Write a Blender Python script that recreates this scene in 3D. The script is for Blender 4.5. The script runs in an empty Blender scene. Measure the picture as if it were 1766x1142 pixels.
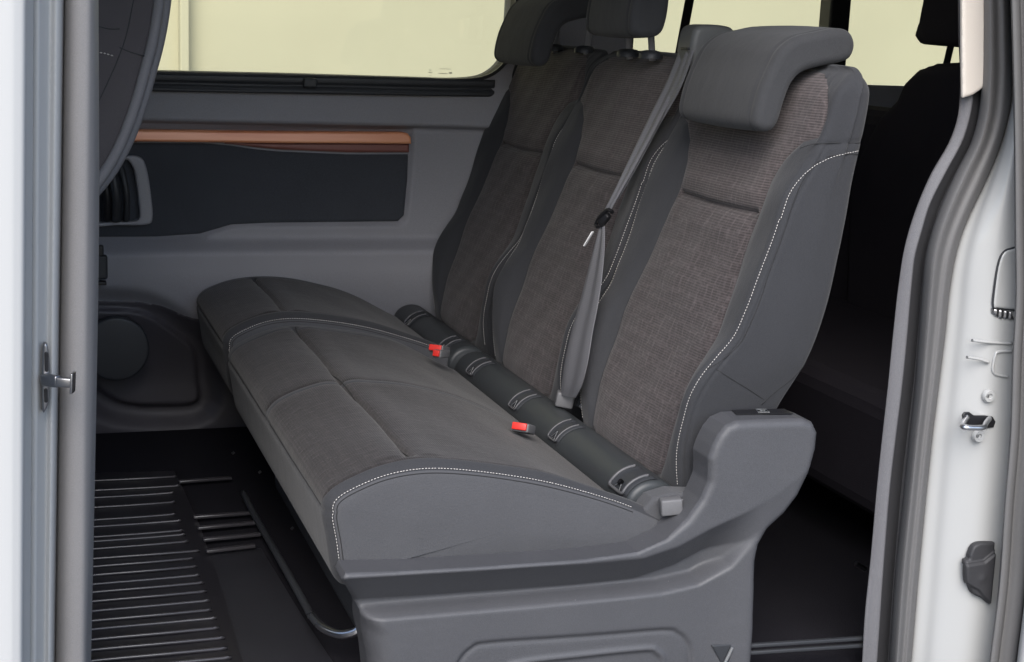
import bpy, math, random
import numpy as np
from mathutils import Matrix, Vector
random.seed(4); rng = np.random.default_rng(4)
scn = bpy.context.scene

# ------------------------------------------------------------------ camera
IW, IH, FPX = 1766, 1142, 2550.0
_vy = np.array([10-883, 17-571.]); _vx = np.array([8470-883, 370-571.])
_Y = np.array([*_vy, FPX]); _Y /= np.linalg.norm(_Y)
_X = np.array([*_vx, FPX]); _X -= _X.dot(_Y)*_Y; _X /= np.linalg.norm(_X)
_Z = np.cross(_X, _Y)
if _Z[1] > 0: _Z = -_Z
RC = np.array([_X, _Y, _Z])            # world = RC @ camera (x right, y down, z forward)
CAM = np.array([-0.62, -1.95, 0.98])
cd = bpy.data.cameras.new('camera'); cam = bpy.data.objects.new('camera', cd)
scn.collection.objects.link(cam); scn.camera = cam
cd.lens = FPX/IW*36; cd.sensor_width = 36; cd.clip_start = .05; cd.clip_end = 500
cam.matrix_world = Matrix([[RC[0,0], -RC[0,1], -RC[0,2], CAM[0]], [RC[1,0], -RC[1,1], -RC[1,2], CAM[1]],
                           [RC[2,0], -RC[2,1], -RC[2,2], CAM[2]], [0,0,0,1]])
# ------------------------------------------------------------------ light
SUN_EL, SUN_AZ = math.radians(43), math.radians(202)     # azimuth clockwise from +Y: behind the camera, a little to its left
wd = bpy.data.worlds.new('World'); scn.world = wd; wd.use_nodes = True
nt = wd.node_tree; bg = nt.nodes['Background']; sky = nt.nodes.new('ShaderNodeTexSky')
sky.sky_type = 'NISHITA'; sky.sun_disc = False; sky.sun_elevation = SUN_EL; sky.sun_rotation = SUN_AZ
sky.air_density = 1.0; sky.dust_density = 2.0; sky.ozone_density = 2.4
nt.links.new(sky.outputs[0], bg.inputs[0]); bg.inputs[1].default_value = 0.15
sl = bpy.data.lights.new('sun', 'SUN'); sl.energy = 2.1; sl.angle = math.radians(44); sl.color = (1, .965, .93)
so = bpy.data.objects.new('sun', sl); scn.collection.objects.link(so)
sd_ = Vector((math.sin(SUN_AZ)*math.cos(SUN_EL), math.cos(SUN_AZ)*math.cos(SUN_EL), math.sin(SUN_EL)))
so.rotation_euler = sd_.to_track_quat('Z', 'Y').to_euler()
scn.view_settings.view_transform = 'Standard'; scn.view_settings.look = 'None'
scn.view_settings.gamma = 1; scn.view_settings.exposure = 0.85
scn.cycles.max_bounces = 8; scn.cycles.diffuse_bounces = 5; scn.cycles.transparent_max_bounces = 12

# ------------------------------------------------------------------ helpers
def at(px, py, X=None, Y=None, Z=None, n=None, d=None):
    r = RC @ np.array([px-IW/2, py-IH/2, FPX])
    if X is not None: t = (X-CAM[0])/r[0]
    elif Y is not None: t = (Y-CAM[1])/r[1]
    elif Z is not None: t = (Z-CAM[2])/r[2]
    else: t = (d-np.dot(n, CAM))/np.dot(n, r)
    return CAM+t*r
def xz(px, py, Y):
    p = at(px, py, Y=Y); return (p[0], p[2])
def herm(xs, ys):
    xs = np.asarray(xs, float); ys = np.asarray(ys, float)
    m = np.gradient(ys, xs, axis=0)
    def f(x):
        x = np.clip(x, xs[0], xs[-1]); i = np.clip(np.searchsorted(xs, x)-1, 0, len(xs)-2)
        h = xs[i+1]-xs[i]; t = (x-xs[i])/h
        if ys.ndim > 1: h = h[..., None]; t = t[..., None]
        return ((2*t**3-3*t**2+1)*ys[i]+(t**3-2*t**2+t)*h*m[i]+(-2*t**3+3*t**2)*ys[i+1]+(t**3-t**2)*h*m[i+1])
    return f
def sst(a, b, x):
    t = np.clip((x-a)/(b-a), 0, 1); return t*t*(3-2*t)
def spline(pts, n=8, closed=False):
    p = np.asarray(pts, float); out = []
    N = len(p); R = range(N if closed else N-1)
    for i in R:
        if closed: a, b, c, d = p[i-1], p[i], p[(i+1) % N], p[(i+2) % N]
        else: a, b, c, d = p[max(i-1, 0)], p[i], p[i+1], p[min(i+2, N-1)]
        for k in range(n):
            t = k/n
            out.append(.5*((2*b)+(c-a)*t+(2*a-5*b+4*c-d)*t*t+(3*b-a-3*c+d)*t**3))
    if not closed: out.append(p[-1])
    return np.array(out)
def resample(p, n=None, step=None, closed=False):
    p = np.asarray(p, float)
    if closed: p = np.vstack([p, p[:1]])
    s = np.concatenate([[0], np.cumsum(np.linalg.norm(np.diff(p, axis=0), axis=1))])
    if n is None: n = max(2, int(round(s[-1]/step)))
    t = np.linspace(0, s[-1], n+1 if closed else n)
    q = np.stack([np.interp(t, s, p[:, k]) for k in range(p.shape[1])], 1)
    return q[:-1] if closed else q
def near(pts, poly, closed=True):
    """unsigned distance and closest point of pts (N,2) to a polyline"""
    poly = np.asarray(poly, float); A = poly; B = np.roll(poly, -1, 0)
    if not closed: A = A[:-1]; B = B[:-1]
    best = np.full(len(pts), 1e9); cp = np.zeros((len(pts), 2))
    for a, b in zip(A, B):
        ab = b-a; L = ab.dot(ab)+1e-18
        t = np.clip(((pts-a)@ab)/L, 0, 1); q = a+t[:, None]*ab
        d = np.hypot(*(pts-q).T); m = d < best
        best[m] = d[m]; cp[m] = q[m]
    return best, cp
def sdf(pts, polys):
    """signed distance (inside > 0, even-odd over several loops) and closest point"""
    best = np.full(len(pts), 1e9); cp = np.zeros((len(pts), 2)); ins = np.zeros(len(pts), bool)
    for poly in polys:
        poly = np.asarray(poly, float)
        d, c = near(pts, poly); m = d < best; best[m] = d[m]; cp[m] = c[m]
        x, y = pts[:, 0], pts[:, 1]
        for (x1, y1), (x2, y2) in zip(poly, np.roll(poly, -1, 0)):
            if y1 == y2: continue
            ins ^= ((y1 > y) != (y2 > y)) & (x < (x2-x1)*(y-y1)/(y2-y1)+x1)
    return np.where(ins, best, -best), cp
def side(pts, line):
    """signed distance to an open polyline: > 0 on its left"""
    line = np.asarray(line, float); best = np.full(len(pts), 1e9); sg = np.ones(len(pts))
    for i in range(len(line)-1):
        a, b = line[i], line[i+1]; ab = b-a; L = ab.dot(ab)
        t = ((pts-a)@ab)/L; tc = np.clip(t, 0 if i else -9, 1 if i < len(line)-2 else 9); q = a+tc[:, None]*ab
        d = np.hypot(*(pts-q).T); m = d < best-1e-9
        best[m] = d[m]; sg[m] = np.sign(ab[0]*(pts[m, 1]-a[1])-ab[1]*(pts[m, 0]-a[0]))
    return best*sg

def put(name, V, F, mat, parent=None, smooth=True, kind=None):
    V = np.asarray(V, float); me = bpy.data.meshes.new(name)
    if isinstance(F, np.ndarray):
        n, k = F.shape
        me.vertices.add(len(V)); me.vertices.foreach_set('co', V.ravel())
        me.loops.add(n*k); me.loops.foreach_set('vertex_index', F.ravel().astype(np.int32))
        me.polygons.add(n); me.polygons.foreach_set('loop_start', np.arange(0, n*k, k, dtype=np.int32))
        me.polygons.foreach_set('loop_total', np.full(n, k, np.int32))
        me.update(calc_edges=True); me.validate()
    else:
        me.from_pydata([tuple(v) for v in V], [], F)
    if smooth: me.polygons.foreach_set('use_smooth', [True]*len(me.polygons))
    me.materials.append(mat)
    o = bpy.data.objects.new(name, me); scn.collection.objects.link(o)
    if parent: o.parent = parent
    if kind: o['kind'] = kind
    return o
def soft_edges(o, deg=35):
    m = o.modifiers.new('edges', 'EDGE_SPLIT'); m.split_angle = math.radians(deg); return o
def thing(name, label, cat, group=None, loc=(0, 0, 0)):
    o = bpy.data.objects.new(name, None); scn.collection.objects.link(o); o.location = loc
    o['label'] = label; o['category'] = cat
    if group: o['group'] = group
    return o
def grid_faces(nu, nv, cu=False, cv=False):
    i = np.arange(nu if cu else nu-1); j = np.arange(nv if cv else nv-1)
    I, J = np.meshgrid(i, j, indexing='ij'); I = I.ravel(); J = J.ravel(); I2 = (I+1) % nu; J2 = (J+1) % nv
    return np.stack([I*nv+J, I2*nv+J, I2*nv+J2, I*nv+J2], 1)
def compact(V, F):
    u, inv = np.unique(F.ravel(), return_inverse=True); return V[u], inv.reshape(F.shape)
def skirt(V, F, off):
    """close the open rim of a sheet by pulling it back by off, and add a back"""
    E = np.concatenate([F[:, [0, 1]], F[:, [1, 2]], F[:, [2, 3]], F[:, [3, 0]]]); key = np.sort(E, 1)
    u, idx, cnt = np.unique(key, axis=0, return_index=True, return_counts=True)
    b = E[idx[cnt == 1]]; b = b[b[:, 0] != b[:, 1]]
    bv, inv = np.unique(b.ravel(), return_inverse=True); inv = inv.reshape(b.shape)
    nV = np.vstack([V, V[bv], V[bv]+np.asarray(off)]); a = len(V)+inv; c = len(V)+len(bv)+inv
    return nV, np.vstack([F, np.stack([a[:, 1], a[:, 0], c[:, 0], c[:, 1]], 1)])
def split_grid(S, M, U, Vv, polys, inside=True, cu=False):
    """cut the surface S(U,V) by closed loops in the plane M(U,V); rim vertices are moved onto the loop"""
    nu, nv = U.shape; u = U.ravel().copy(); v = Vv.ravel().copy()
    m = M(u, v); s, cp = sdf(m, polys)
    if not inside: s = -s
    F = grid_faces(nu, nv, cu); keep = (s[F] > 0).any(1); F = F[keep]
    use = np.unique(F); w = use[s[use] <= 0]
    for _ in range(3):
        uu, vv = u[w], v[w]; h = 1e-4
        m0 = M(uu, vv); ju = (M(uu+h, vv)-m0)/h; jv = (M(uu, vv+h)-m0)/h; r = cp[w]-m0
        det = ju[:, 0]*jv[:, 1]-ju[:, 1]*jv[:, 0]; det = np.where(abs(det) < 1e-9, 1e9, det)
        u[w] = uu+(r[:, 0]*jv[:, 1]-r[:, 1]*jv[:, 0])/det; v[w] = vv+(ju[:, 0]*r[:, 1]-ju[:, 1]*r[:, 0])/det
    return compact(S(u, v), F)
def relief(name, polys, e, y0, mat, parent, step=.004, rim=.005, thick=.02, back=1, kind=None):
    """a moulded panel in the XZ plane at depth y0; e(pts) is how far it stands towards the door"""
    allp = np.vstack([np.asarray(p) for p in polys]); lo = allp.min(0)-step; hi = allp.max(0)+step
    xs = np.arange(lo[0], hi[0]+step, step); zs = np.arange(lo[1], hi[1]+step, step)
    U, W_ = np.meshgrid(xs, zs, indexing='ij')
    def S(u, v):
        p = np.stack([u, v], 1); s, _ = sdf(p, polys); rm = rim(p) if callable(rim) else rim; k = np.clip(1-s/rm, 0, 1)
        h = (e(p) if e else 0)-rm*(1-np.sqrt(np.clip(1-k*k, 0, 1)))*(.9)
        return np.stack([u, y0-h*back, v], 1)
    V, F = split_grid(S, lambda u, v: np.stack([u, v], 1), U, W_, polys)
    V, F = skirt(V, F, (0, thick*back, 0))
    return put(name, V, F, mat, parent, kind=kind)
def inset_loop(p, i):
    """offset a closed loop (counter-clockwise or not) inwards by i"""
    t = np.roll(p, -1, 0)-np.roll(p, 1, 0); t /= np.linalg.norm(t, axis=1)[:, None]+1e-12
    area = .5*np.sum(p[:, 0]*np.roll(p[:, 1], -1)-np.roll(p[:, 0], -1)*p[:, 1])
    n = np.stack([-t[:, 1], t[:, 0]], 1)*(1 if area > 0 else -1)
    return p+n*i
def box(name, lo, hi, mat, parent=None, bev=.003, smooth=False, kind=None):
    lo = np.array(lo, float); hi = np.array(hi, float)
    V = [(x, y, z) for x in (lo[0], hi[0]) for y in (lo[1], hi[1]) for z in (lo[2], hi[2])]
    F = [(0,1,3,2), (4,6,7,5), (0,4,5,1), (2,3,7,6), (0,2,6,4), (1,5,7,3)]
    o = put(name, V, F, mat, parent, smooth=smooth, kind=kind)
    if bev:
        m = o.modifiers.new('bevel', 'BEVEL'); m.width = bev; m.segments = 3
    return o
def obox(name, c, ax, half, mat, parent=None, bev=.002, seg=3):
    """oriented rounded box: centre c, axes ax (3x3 rows), half sizes"""
    ax = np.array(ax, float)
    V = [c+sx*ax[0]*half[0]+sy*ax[1]*half[1]+sz*ax[2]*half[2] for sx in (-1, 1) for sy in (-1, 1) for sz in (-1, 1)]
    F = [(0,1,3,2), (4,6,7,5), (0,4,5,1), (2,3,7,6), (0,2,6,4), (1,5,7,3)]
    o = put(name, V, F, mat, parent)
    if bev:
        m = o.modifiers.new('bevel', 'BEVEL'); m.width = bev; m.segments = seg
    soft_edges(o, 60) if not bev else None
    return o
def frame(d, up=(0, 0, 1)):
    d = np.array(d, float); d /= np.linalg.norm(d); s = np.cross(d, up); s /= np.linalg.norm(s); u = np.cross(s, d); return d, s, u
def tube(name, pts, r, mat, parent=None, seg=14, n=6, kind=None, cap=True):
    p = spline(pts, n) if len(pts) > 2 else np.array(pts, float)
    t = np.gradient(p, axis=0); t /= np.linalg.norm(t, axis=1)[:, None]
    u = np.cross(t[0], (0, 0, 1.)); 
    if np.linalg.norm(u) < .1: u = np.cross(t[0], (1., 0, 0))
    rings = []; rr = r if np.ndim(r) else np.full(len(p), r); rr = np.interp(np.linspace(0, 1, len(p)), np.linspace(0, 1, len(rr)), rr)
    for k in range(len(p)):
        u = u-u.dot(t[k])*t[k]; u /= np.linalg.norm(u); w = np.cross(t[k], u); a = np.linspace(0, 2*math.pi, seg, endpoint=False)
        rings.append(p[k]+rr[k]*(np.cos(a)[:, None]*u+np.sin(a)[:, None]*w))
    if cap:
        rings = [p[0]+(rings[0]-p[0])*.02]+[rings[0]]+rings+[rings[-1]]+[p[-1]+(rings[-1]-p[-1])*.02]
    V = np.array(rings); F = grid_faces(len(rings), seg, cv=True)
    return put(name, V.reshape(-1, 3), F, mat, parent, kind=kind)
def stitches(name, pts, mat, parent, period=.0047, dash=.0032, w=.00042, lift=None):
    """a row of thread stitches standing on a seam"""
    p = resample(pts, step=.0008); L = .0008*len(p); V = []; F = []
    k = 0.0; tt = np.gradient(p, axis=0); tt /= np.linalg.norm(tt, axis=1)[:, None]+1e-12
    up = np.zeros_like(p) if lift is None else np.broadcast_to(lift, p.shape)
    while k+dash < L:
        a = int(k/.0008); b = min(int((k+dash)/.0008), len(p)-1)
        A, B = p[a], p[b]; d = B-A
        if np.linalg.norm(d) > 1e-5:
            d /= np.linalg.norm(d); s = np.cross(d, (.3, -.9, .5)); s /= np.linalg.norm(s); q = np.cross(d, s); o = len(V)
            M_ = (A+B)/2+up[a]*.3
            for c, g in ((A, .35), (M_, 1.15), (B, .35)):
                for x, y in ((1, 1), (-1, 1), (-1, -1), (1, -1)): V.append(c+w*g*(s*x+q*y))
            for r in (0, 4):
                for j in range(4): F.append((o+r+j, o+r+(j+1) % 4, o+r+4+(j+1) % 4, o+r+4+j))
            F.append((o, o+1, o+2, o+3)); F.append((o+11, o+10, o+9, o+8))
        k += period*(1+random.uniform(-.04, .04))
    ob = put(name, V, F, mat, parent); ob['kind'] = 'stuff'; return ob

# ------------------------------------------------------------------ materials
def srgb(r, g, b):
    return tuple(((c/255)/12.92 if c/255 <= .04045 else ((c/255+.055)/1.055)**2.4) for c in (r, g, b))
class Nd:
    def __init__(s, name):
        s.m = bpy.data.materials.new(name); s.m.use_nodes = True; s.t = s.m.node_tree; s.b = s.t.nodes['Principled BSDF']
        s.tc = s.t.nodes.new('ShaderNodeTexCoord')
    def n(s, ty, **k):
        q = s.t.nodes.new(ty)
        for a, v in k.items():
            if a.startswith('i_'): q.inputs[a[2:].replace('_', ' ')].default_value = v
            else: setattr(q, a, v)
        return q
    def l(s, a, b): s.t.links.new(a, b)
    def map(s, scale=(1, 1, 1), rot=(0, 0, 0)):
        q = s.n('ShaderNodeMapping'); q.inputs['Scale'].default_value = scale; q.inputs['Rotation'].default_value = rot
        s.l(s.tc.outputs['Object'], q.inputs[0]); return q.outputs[0]
    def noise(s, sc, det=2, vec=None, rough=.5):
        q = s.n('ShaderNodeTexNoise'); q.inputs['Scale'].default_value = sc; q.inputs['Detail'].default_value = det; q.inputs['Roughness'].default_value = rough
        s.l(vec or s.tc.outputs['Object'], q.inputs['Vector']); return q.outputs['Fac']
    def ramp(s, f, a, b, c0=(0, 0, 0), c1=(1, 1, 1)):
        q = s.n('ShaderNodeValToRGB'); q.color_ramp.elements[0].position = a; q.color_ramp.elements[1].position = b
        q.color_ramp.elements[0].color = (*c0, 1); q.color_ramp.elements[1].color = (*c1, 1); s.l(f, q.inputs[0]); return q.outputs[0]
    def mul(s, a, b, op='MULTIPLY'):
        q = s.n('ShaderNodeMath', operation=op)
        for i, v in enumerate((a, b)):
            if isinstance(v, (int, float)): q.inputs[i].default_value = v
            else: s.l(v, q.inputs[i])
        return q.outputs[0]
    def mixc(s, f, a, b):
        q = s.n('ShaderNodeMix', data_type='RGBA')
        for i, v in ((0, f), (6, a), (7, b)):
            if isinstance(v, (int, float)): q.inputs[i].default_value = v
            elif isinstance(v, tuple): q.inputs[i].default_value = (*v, 1)
            else: s.l(v, q.inputs[i])
        return q.outputs[2]
    def bump(s, h, strength=.3, dist=.001, prev=None):
        q = s.n('ShaderNodeBump'); q.inputs['Strength'].default_value = strength; q.inputs['Distance'].default_value = dist
        s.l(h, q.inputs['Height'])
        if prev: s.l(prev, q.inputs['Normal'])
        s.l(q.outputs[0], s.b.inputs['Normal']); return q.outputs[0]
def plain(name, col, rough=.5, metal=0, coat=0, spec=.5):
    k = Nd(name); k.b.inputs['Base Color'].default_value = (*col, 1); k.b.inputs['Roughness'].default_value = rough
    k.b.inputs['Metallic'].default_value = metal; k.b.inputs['Coat Weight'].default_value = coat; k.b.inputs['Coat Roughness'].default_value = .05
    k.b.inputs['Specular IOR Level'].default_value = spec
    f = k.noise(900, 2); k.bump(f, .05, .0004); return k
def plastic(name, col, rough=.55, grain=.35, gs=1100, speck=.12):
    """grained moulded interior plastic"""
    k = Nd(name); f = k.noise(gs, 3, rough=.6); g = k.noise(7, 3)
    c1 = tuple(c*(1-speck) for c in col); c2 = tuple(c*(1+speck) for c in col)
    c = k.mixc(k.ramp(f, .35, .65), c1, c2); c = k.mixc(k.mul(k.ramp(g, .3, .75), .10), c, tuple(min(1, v*1.6+.01) for v in col))
    k.l(c, k.b.inputs['Base Color']); k.b.inputs['Roughness'].default_value = rough; k.b.inputs['Specular IOR Level'].default_value = .4
    if speck > .13:
        vo = k.n('ShaderNodeTexVoronoi'); vo.inputs['Scale'].default_value = 34; k.l(k.tc.outputs['Object'], vo.inputs[0])
        c = k.mixc(k.mul(k.ramp(vo.outputs['Distance'], .012, .03, (1, 1, 1), (0, 0, 0)), .6), c, (.35, .35, .36))
        sc_ = k.noise(9, 5, k.map((1.5, 1, 6)), .65); c = k.mixc(k.mul(k.ramp(sc_, .56, .72), .08), c, tuple(min(1, v*1.7) for v in col)); k.l(c, k.b.inputs['Base Color'])
    ro = k.n('ShaderNodeMapRange'); ro.inputs[3].default_value = rough-.1; ro.inputs[4].default_value = rough+.1; k.l(g, ro.inputs[0]); k.l(ro.outputs[0], k.b.inputs['Roughness'])
    k.bump(f, grain, .0006); return k.m
def cloth(name, col, tint=None, weave=900, strength=.4, sheen=.12):
    """plain felt-like seat cloth"""
    k = Nd(name); f = k.noise(weave, 3, rough=.7); g = k.noise(14, 4); w = k.n('ShaderNodeTexVoronoi'); w.inputs['Scale'].default_value = 700; k.l(k.tc.outputs['Object'], w.inputs[0])
    c = k.mixc(k.ramp(f, .3, .7), tuple(v*.82 for v in col), tuple(v*1.18 for v in col))
    c = k.mixc(k.mul(k.ramp(g, .35, .75), .25), c, tint or tuple(v*1.25 for v in col))
    k.l(c, k.b.inputs['Base Color']); k.b.inputs['Roughness'].default_value = .9; k.b.inputs['Specular IOR Level'].default_value = .15 if sheen else .03
    k.b.inputs['Sheen Weight'].default_value = sheen; k.b.inputs['Sheen Roughness'].default_value = .5
    b1 = k.bump(k.mul(f, w.outputs['Distance'], 'ADD'), strength, .0006)
    if sheen: k.bump(k.noise(18, 4, k.map((1, 1, .6)), .55), .35, .006, b1)
    return k.m
def ribbed(name, col, light, axis='Z', wisps=.5, period=.0040, amp=.3):
    """woven insert: fine ribs and broken wavy threads across them"""
    k = Nd(name); wv = k.n('ShaderNodeTexWave', wave_type='BANDS', bands_direction=axis, wave_profile='SIN')
    wv.inputs['Scale'].default_value = .314/period/1.0; wv.inputs['Distortion'].default_value = .6; wv.inputs['Detail'].default_value = 2; wv.inputs['Detail Scale'].default_value = 3
    k.l(k.tc.outputs['Object'], wv.inputs['Vector'])
    w2 = k.n('ShaderNodeTexWave', wave_type='BANDS', bands_direction='Y', wave_profile='SIN')
    w2.inputs['Scale'].default_value = .314/.021; w2.inputs['Distortion'].default_value = 5.5; w2.inputs['Detail'].default_value = 1.5; w2.inputs['Detail Scale'].default_value = 2.2
    k.l(k.map((1, 1, .55)), w2.inputs['Vector'])
    br = k.noise(120, 2); f = k.noise(1000, 3, rough=.7); g = k.noise(11, 3)
    thread = k.mul(k.ramp(w2.outputs['Fac'], .80, .97), k.ramp(br, .42, .6))
    base = k.mixc(k.mul(wv.outputs['Fac'], amp), col, light)
    base = k.mixc(k.mul(k.ramp(f, .35, .68), .35), base, tuple(v*1.7 for v in col))
    base = k.mixc(k.mul(k.ramp(g, .3, .7), .2), base, tuple(v*.8 for v in col))
    base = k.mixc(k.mul(thread, wisps), base, light)
    hc = k.n('ShaderNodeTexVoronoi', feature='DISTANCE_TO_EDGE'); hc.inputs['Scale'].default_value = 75; hc.inputs['Randomness'].default_value = .35
    k.l(k.map((1, 1, .6) if axis == 'Z' else (.6, 1, 1)), hc.inputs[0]); hx = k.ramp(hc.outputs['Distance'], .03, .12, (1, 1, 1), (0, 0, 0)); base = k.mixc(k.mul(hx, .16), base, light)
    vo = k.n('ShaderNodeTexVoronoi'); vo.inputs['Scale'].default_value = 42; k.l(k.tc.outputs['Object'], vo.inputs[0]); base = k.mixc(k.mul(k.ramp(vo.outputs['Distance'], .018, .03, (1, 1, 1), (0, 0, 0)), .5), base, (.4, .38, .36))
    k.l(base, k.b.inputs['Base Color']); k.b.inputs['Roughness'].default_value = .85; k.b.inputs['Specular IOR Level'].default_value = .2
    k.b.inputs['Sheen Weight'].default_value = .12
    h = k.mul(k.mul(wv.outputs['Fac'], .7), k.mul(f, .6), 'ADD'); h = k.mul(h, k.mul(thread, .5), 'ADD'); b1 = k.bump(h, .6, .0008); k.bump(k.noise(20, 4, None, .55), .3, .005, b1); return k.m

M = {}
M['cloth'] = cloth('seat_cloth_grey', (.037, .038, .042))
M['cloth_side'] = cloth('cushion_cloth_grey', (.068, .069, .074))
M['cloth_hr'] = cloth('headrest_cloth', (.043, .044, .047))
M['insert'] = ribbed('insert_back', (.035, .0295, .030), (.165, .14, .142), 'Z', .24)
M['insert_up'] = ribbed('insert_back_upper', (.041, .035, .035), (.18, .15, .15), 'Z', .2, .0040, .5)
M['insert_seat'] = ribbed('insert_seat', (.017, .0145, .0148), (.062, .052, .052), 'X', .2, .0035, .12)
M['seam'] = plain('seam_line', (.018, .018, .019), .9).m
M['thread'] = plain('thread_white', (.62, .59, .56), .8).m
M['cover'] = plastic('cover_plastic_grey', (.066, .067, .073), .48, .55, 900, .16)
M['dark_plastic'] = plastic('dark_plastic', (.030, .032, .036), .45)
M['black'] = plastic('black_plastic', (.012, .012, .014), .4)
M['tube'] = plastic('tube_cover_plastic', (.034, .038, .041), .42, .2, 900, .1)
M['tower'] = plastic('belt_tower_plastic', (.085, .088, .088), .5, .2)
M['wall_up'] = plastic('wall_trim_plastic', (.255, .253, .272), .55, .35, 800, .12)
M['pocket'] = cloth('pocket_panel_cloth', (.052, .056, .065), weave=600, strength=.2)
M['wall_shade'] = plastic('shaded_wall_plastic', (.060, .056, .064), .5)  # wall plastic darkened to carry the shade low on the wall
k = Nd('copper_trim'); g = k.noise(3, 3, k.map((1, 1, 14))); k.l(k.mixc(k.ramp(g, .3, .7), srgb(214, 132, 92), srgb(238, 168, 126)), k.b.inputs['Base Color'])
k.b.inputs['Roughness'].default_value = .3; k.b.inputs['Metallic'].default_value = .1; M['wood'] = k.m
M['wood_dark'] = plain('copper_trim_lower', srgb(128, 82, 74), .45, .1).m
M['paint'] = plain('white_paint', (.40, .405, .40), .3, 0, .3).m
M['paint_light'] = plain('white_paint_door', (.45, .455, .45), .4, 0, .2).m
M['rubber'] = plastic('rubber_seal', (.12, .118, .118), .6, .25, 900, .08)
M['rubber_light'] = plastic('pillar_seal_grey', (.235, .226, .222), .6, .25, 900, .08)
M['rubber_dark'] = plastic('rubber_groove', (.035, .035, .038), .6)
M['trim_light'] = plastic('pillar_trim_grey', (.125, .124, .132), .65, .5, 900, .15)
M['beige'] = plastic('pillar_trim_beige', (.60, .55, .49), .6, .2)
M['chrome'] = plain('steel', (.70, .70, .72), .28, 1).m
M['post'] = plain('headrest_post_steel', (.62, .62, .64), .35, .55).m
M['bezel'] = plastic('handle_bezel_grey', (.30, .30, .32), .45, .2)
M['steel'] = plain('steel_dull', (.32, .32, .33), .35, 1).m
M['belt'] = None
k = Nd('belt_webbing'); w = k.n('ShaderNodeTexWave', wave_type='BANDS', bands_direction='Z'); w.inputs['Scale'].default_value = 110; k.l(k.tc.outputs['Object'], w.inputs[0])
k.l(k.mixc(k.mul(w.outputs['Fac'], .3), (.12, .12, .13), (.20, .20, .215)), k.b.inputs['Base Color']); k.b.inputs['Roughness'].default_value = .55; k.bump(w.outputs['Fac'], .25, .0004); M['belt'] = k.m
M['buckle'] = plastic('buckle_grey', (.12, .12, .125), .55, .3)
M['red'] = plain('red_button', (.62, .03, .022), .35).m
M['print'] = plain('white_print', (.75, .75, .75), .5).m
M['rib_edge'] = plastic('label_edge_grey', (.085, .085, .09), .4, .1)
M['carpet'] = cloth('floor_black', (.016, .0155, .019), weave=500, strength=.6, sheen=0)
k = plain('mat_rubber', (.016, .015, .018), .30); M['mat'] = k.m
M['mat_rib'] = plain('mat_rib', (.045, .043, .048), .2).m
M['front_cloth'] = cloth('front_seat_cloth', (.10, .093, .098))
M['shell'] = plastic('seat_shell_grey', (.20, .20, .215), .5, .2)
M['rear_cloth'] = cloth('rear_seat_cloth', (.034, .031, .038), sheen=0)
M['liner'] = plastic('headliner', (.72, .71, .70), .9)
M['gprint'] = plain('glass_print', (.22, .22, .17), .6).m
k = Nd('outside_wall'); g = k.noise(1.2, 4); k.l(k.mixc(k.ramp(g, .3, .75), (.43, .415, .325), (.475, .46, .36)), k.b.inputs['Base Color']); k.b.inputs['Roughness'].default_value = .9; M['wall_out'] = k.m
k = Nd('ground_concrete'); g = k.noise(2.5, 5); k.l(k.mixc(g, (.10, .10, .105), (.15, .15, .15)), k.b.inputs['Base Color']); k.b.inputs['Roughness'].default_value = .85; M['ground'] = k.m
k = Nd('window_glass'); tr = k.n('ShaderNodeBsdfTransparent'); tr.inputs[0].default_value = (.93, .93, .84, 1); gl = k.n('ShaderNodeBsdfGlossy'); gl.inputs['Roughness'].default_value = .02
fr = k.n('ShaderNodeFresnel'); fr.inputs[0].default_value = 1.35; mx = k.n('ShaderNodeMixShader'); k.l(fr.outputs[0], mx.inputs[0]); k.l(tr.outputs[0], mx.inputs[1]); k.l(gl.outputs[0], mx.inputs[2])
k.l(mx.outputs[0], k.t.nodes['Material Output'].inputs[0]); M['glass'] = k.m

# ------------------------------------------------------------------ setting
gnd = box('ground', (-40, -40, -.75), (40, 40, -.55), M['ground'], bev=0, kind='structure')
WALL = 1.56
fl = box('floor', (-2.2, -.12, -.06), (2.6, WALL+.02, 0), M['carpet'], bev=0, kind='structure')
bw = thing('building_wall', 'pale yellow building wall seen through the van windows', 'wall', loc=(0, 7, 0))
box('wall_face', (-14, 0, -.55), (22, .3, 6), M['wall_out'], bw, bev=0)
def pil(px): return at(px, 60, Y=6.95)[0]
box('pilaster', (pil(309), -.10, -.55), (pil(325), 0, 6), M['wall_out'], bw, bev=.01)

van = thing('van_body', 'white van body framing the open sliding door, grey trimmed inside', 'van')
# --- far side wall trim: one moulded panel with two window openings
Yw = WALL
def wz(px, py): return xz(px, py, Yw)
def rrect(x0, z0, x1, z1, r, n=7):
    out = []
    for cx, cz, a0 in ((x1-r, z1-r, 0), (x0+r, z1-r, 90), (x0+r, z0+r, 180), (x1-r, z0+r, 270)):
        for i in range(n+1):
            a = math.radians(a0+90*i/n); out.append((cx+r*math.cos(a), cz+r*math.sin(a)))
    return out
sl0 = wz(265, 122); sl1 = wz(790, 133); cr = wz(883, 60)
def sill(x): return sl0[1]+(sl1[1]-sl0[1])*(x-sl0[0])/(sl1[0]-sl0[0])
win1 = [(-1.6, sill(-1.6)), (sl0[0], sl0[1])]+list(map(tuple, spline([wz(500, 127), wz(700, 133), wz(790, 135), wz(838, 127), wz(868, 98), wz(879, 50), wz(884, -30)], 5)))
win1 += [(wz(884, -30)[0]+.01, 1.28), (-1.6, 1.28)]
w2b = wz(1540, 148)[1]
win2 = rrect(wz(1085, 60)[0], w2b, 2.2, 1.28, .06)
outl = [(-2.0, -.02), (2.55, -.02), (2.55, 1.42), (-2.0, 1.42)]
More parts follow.
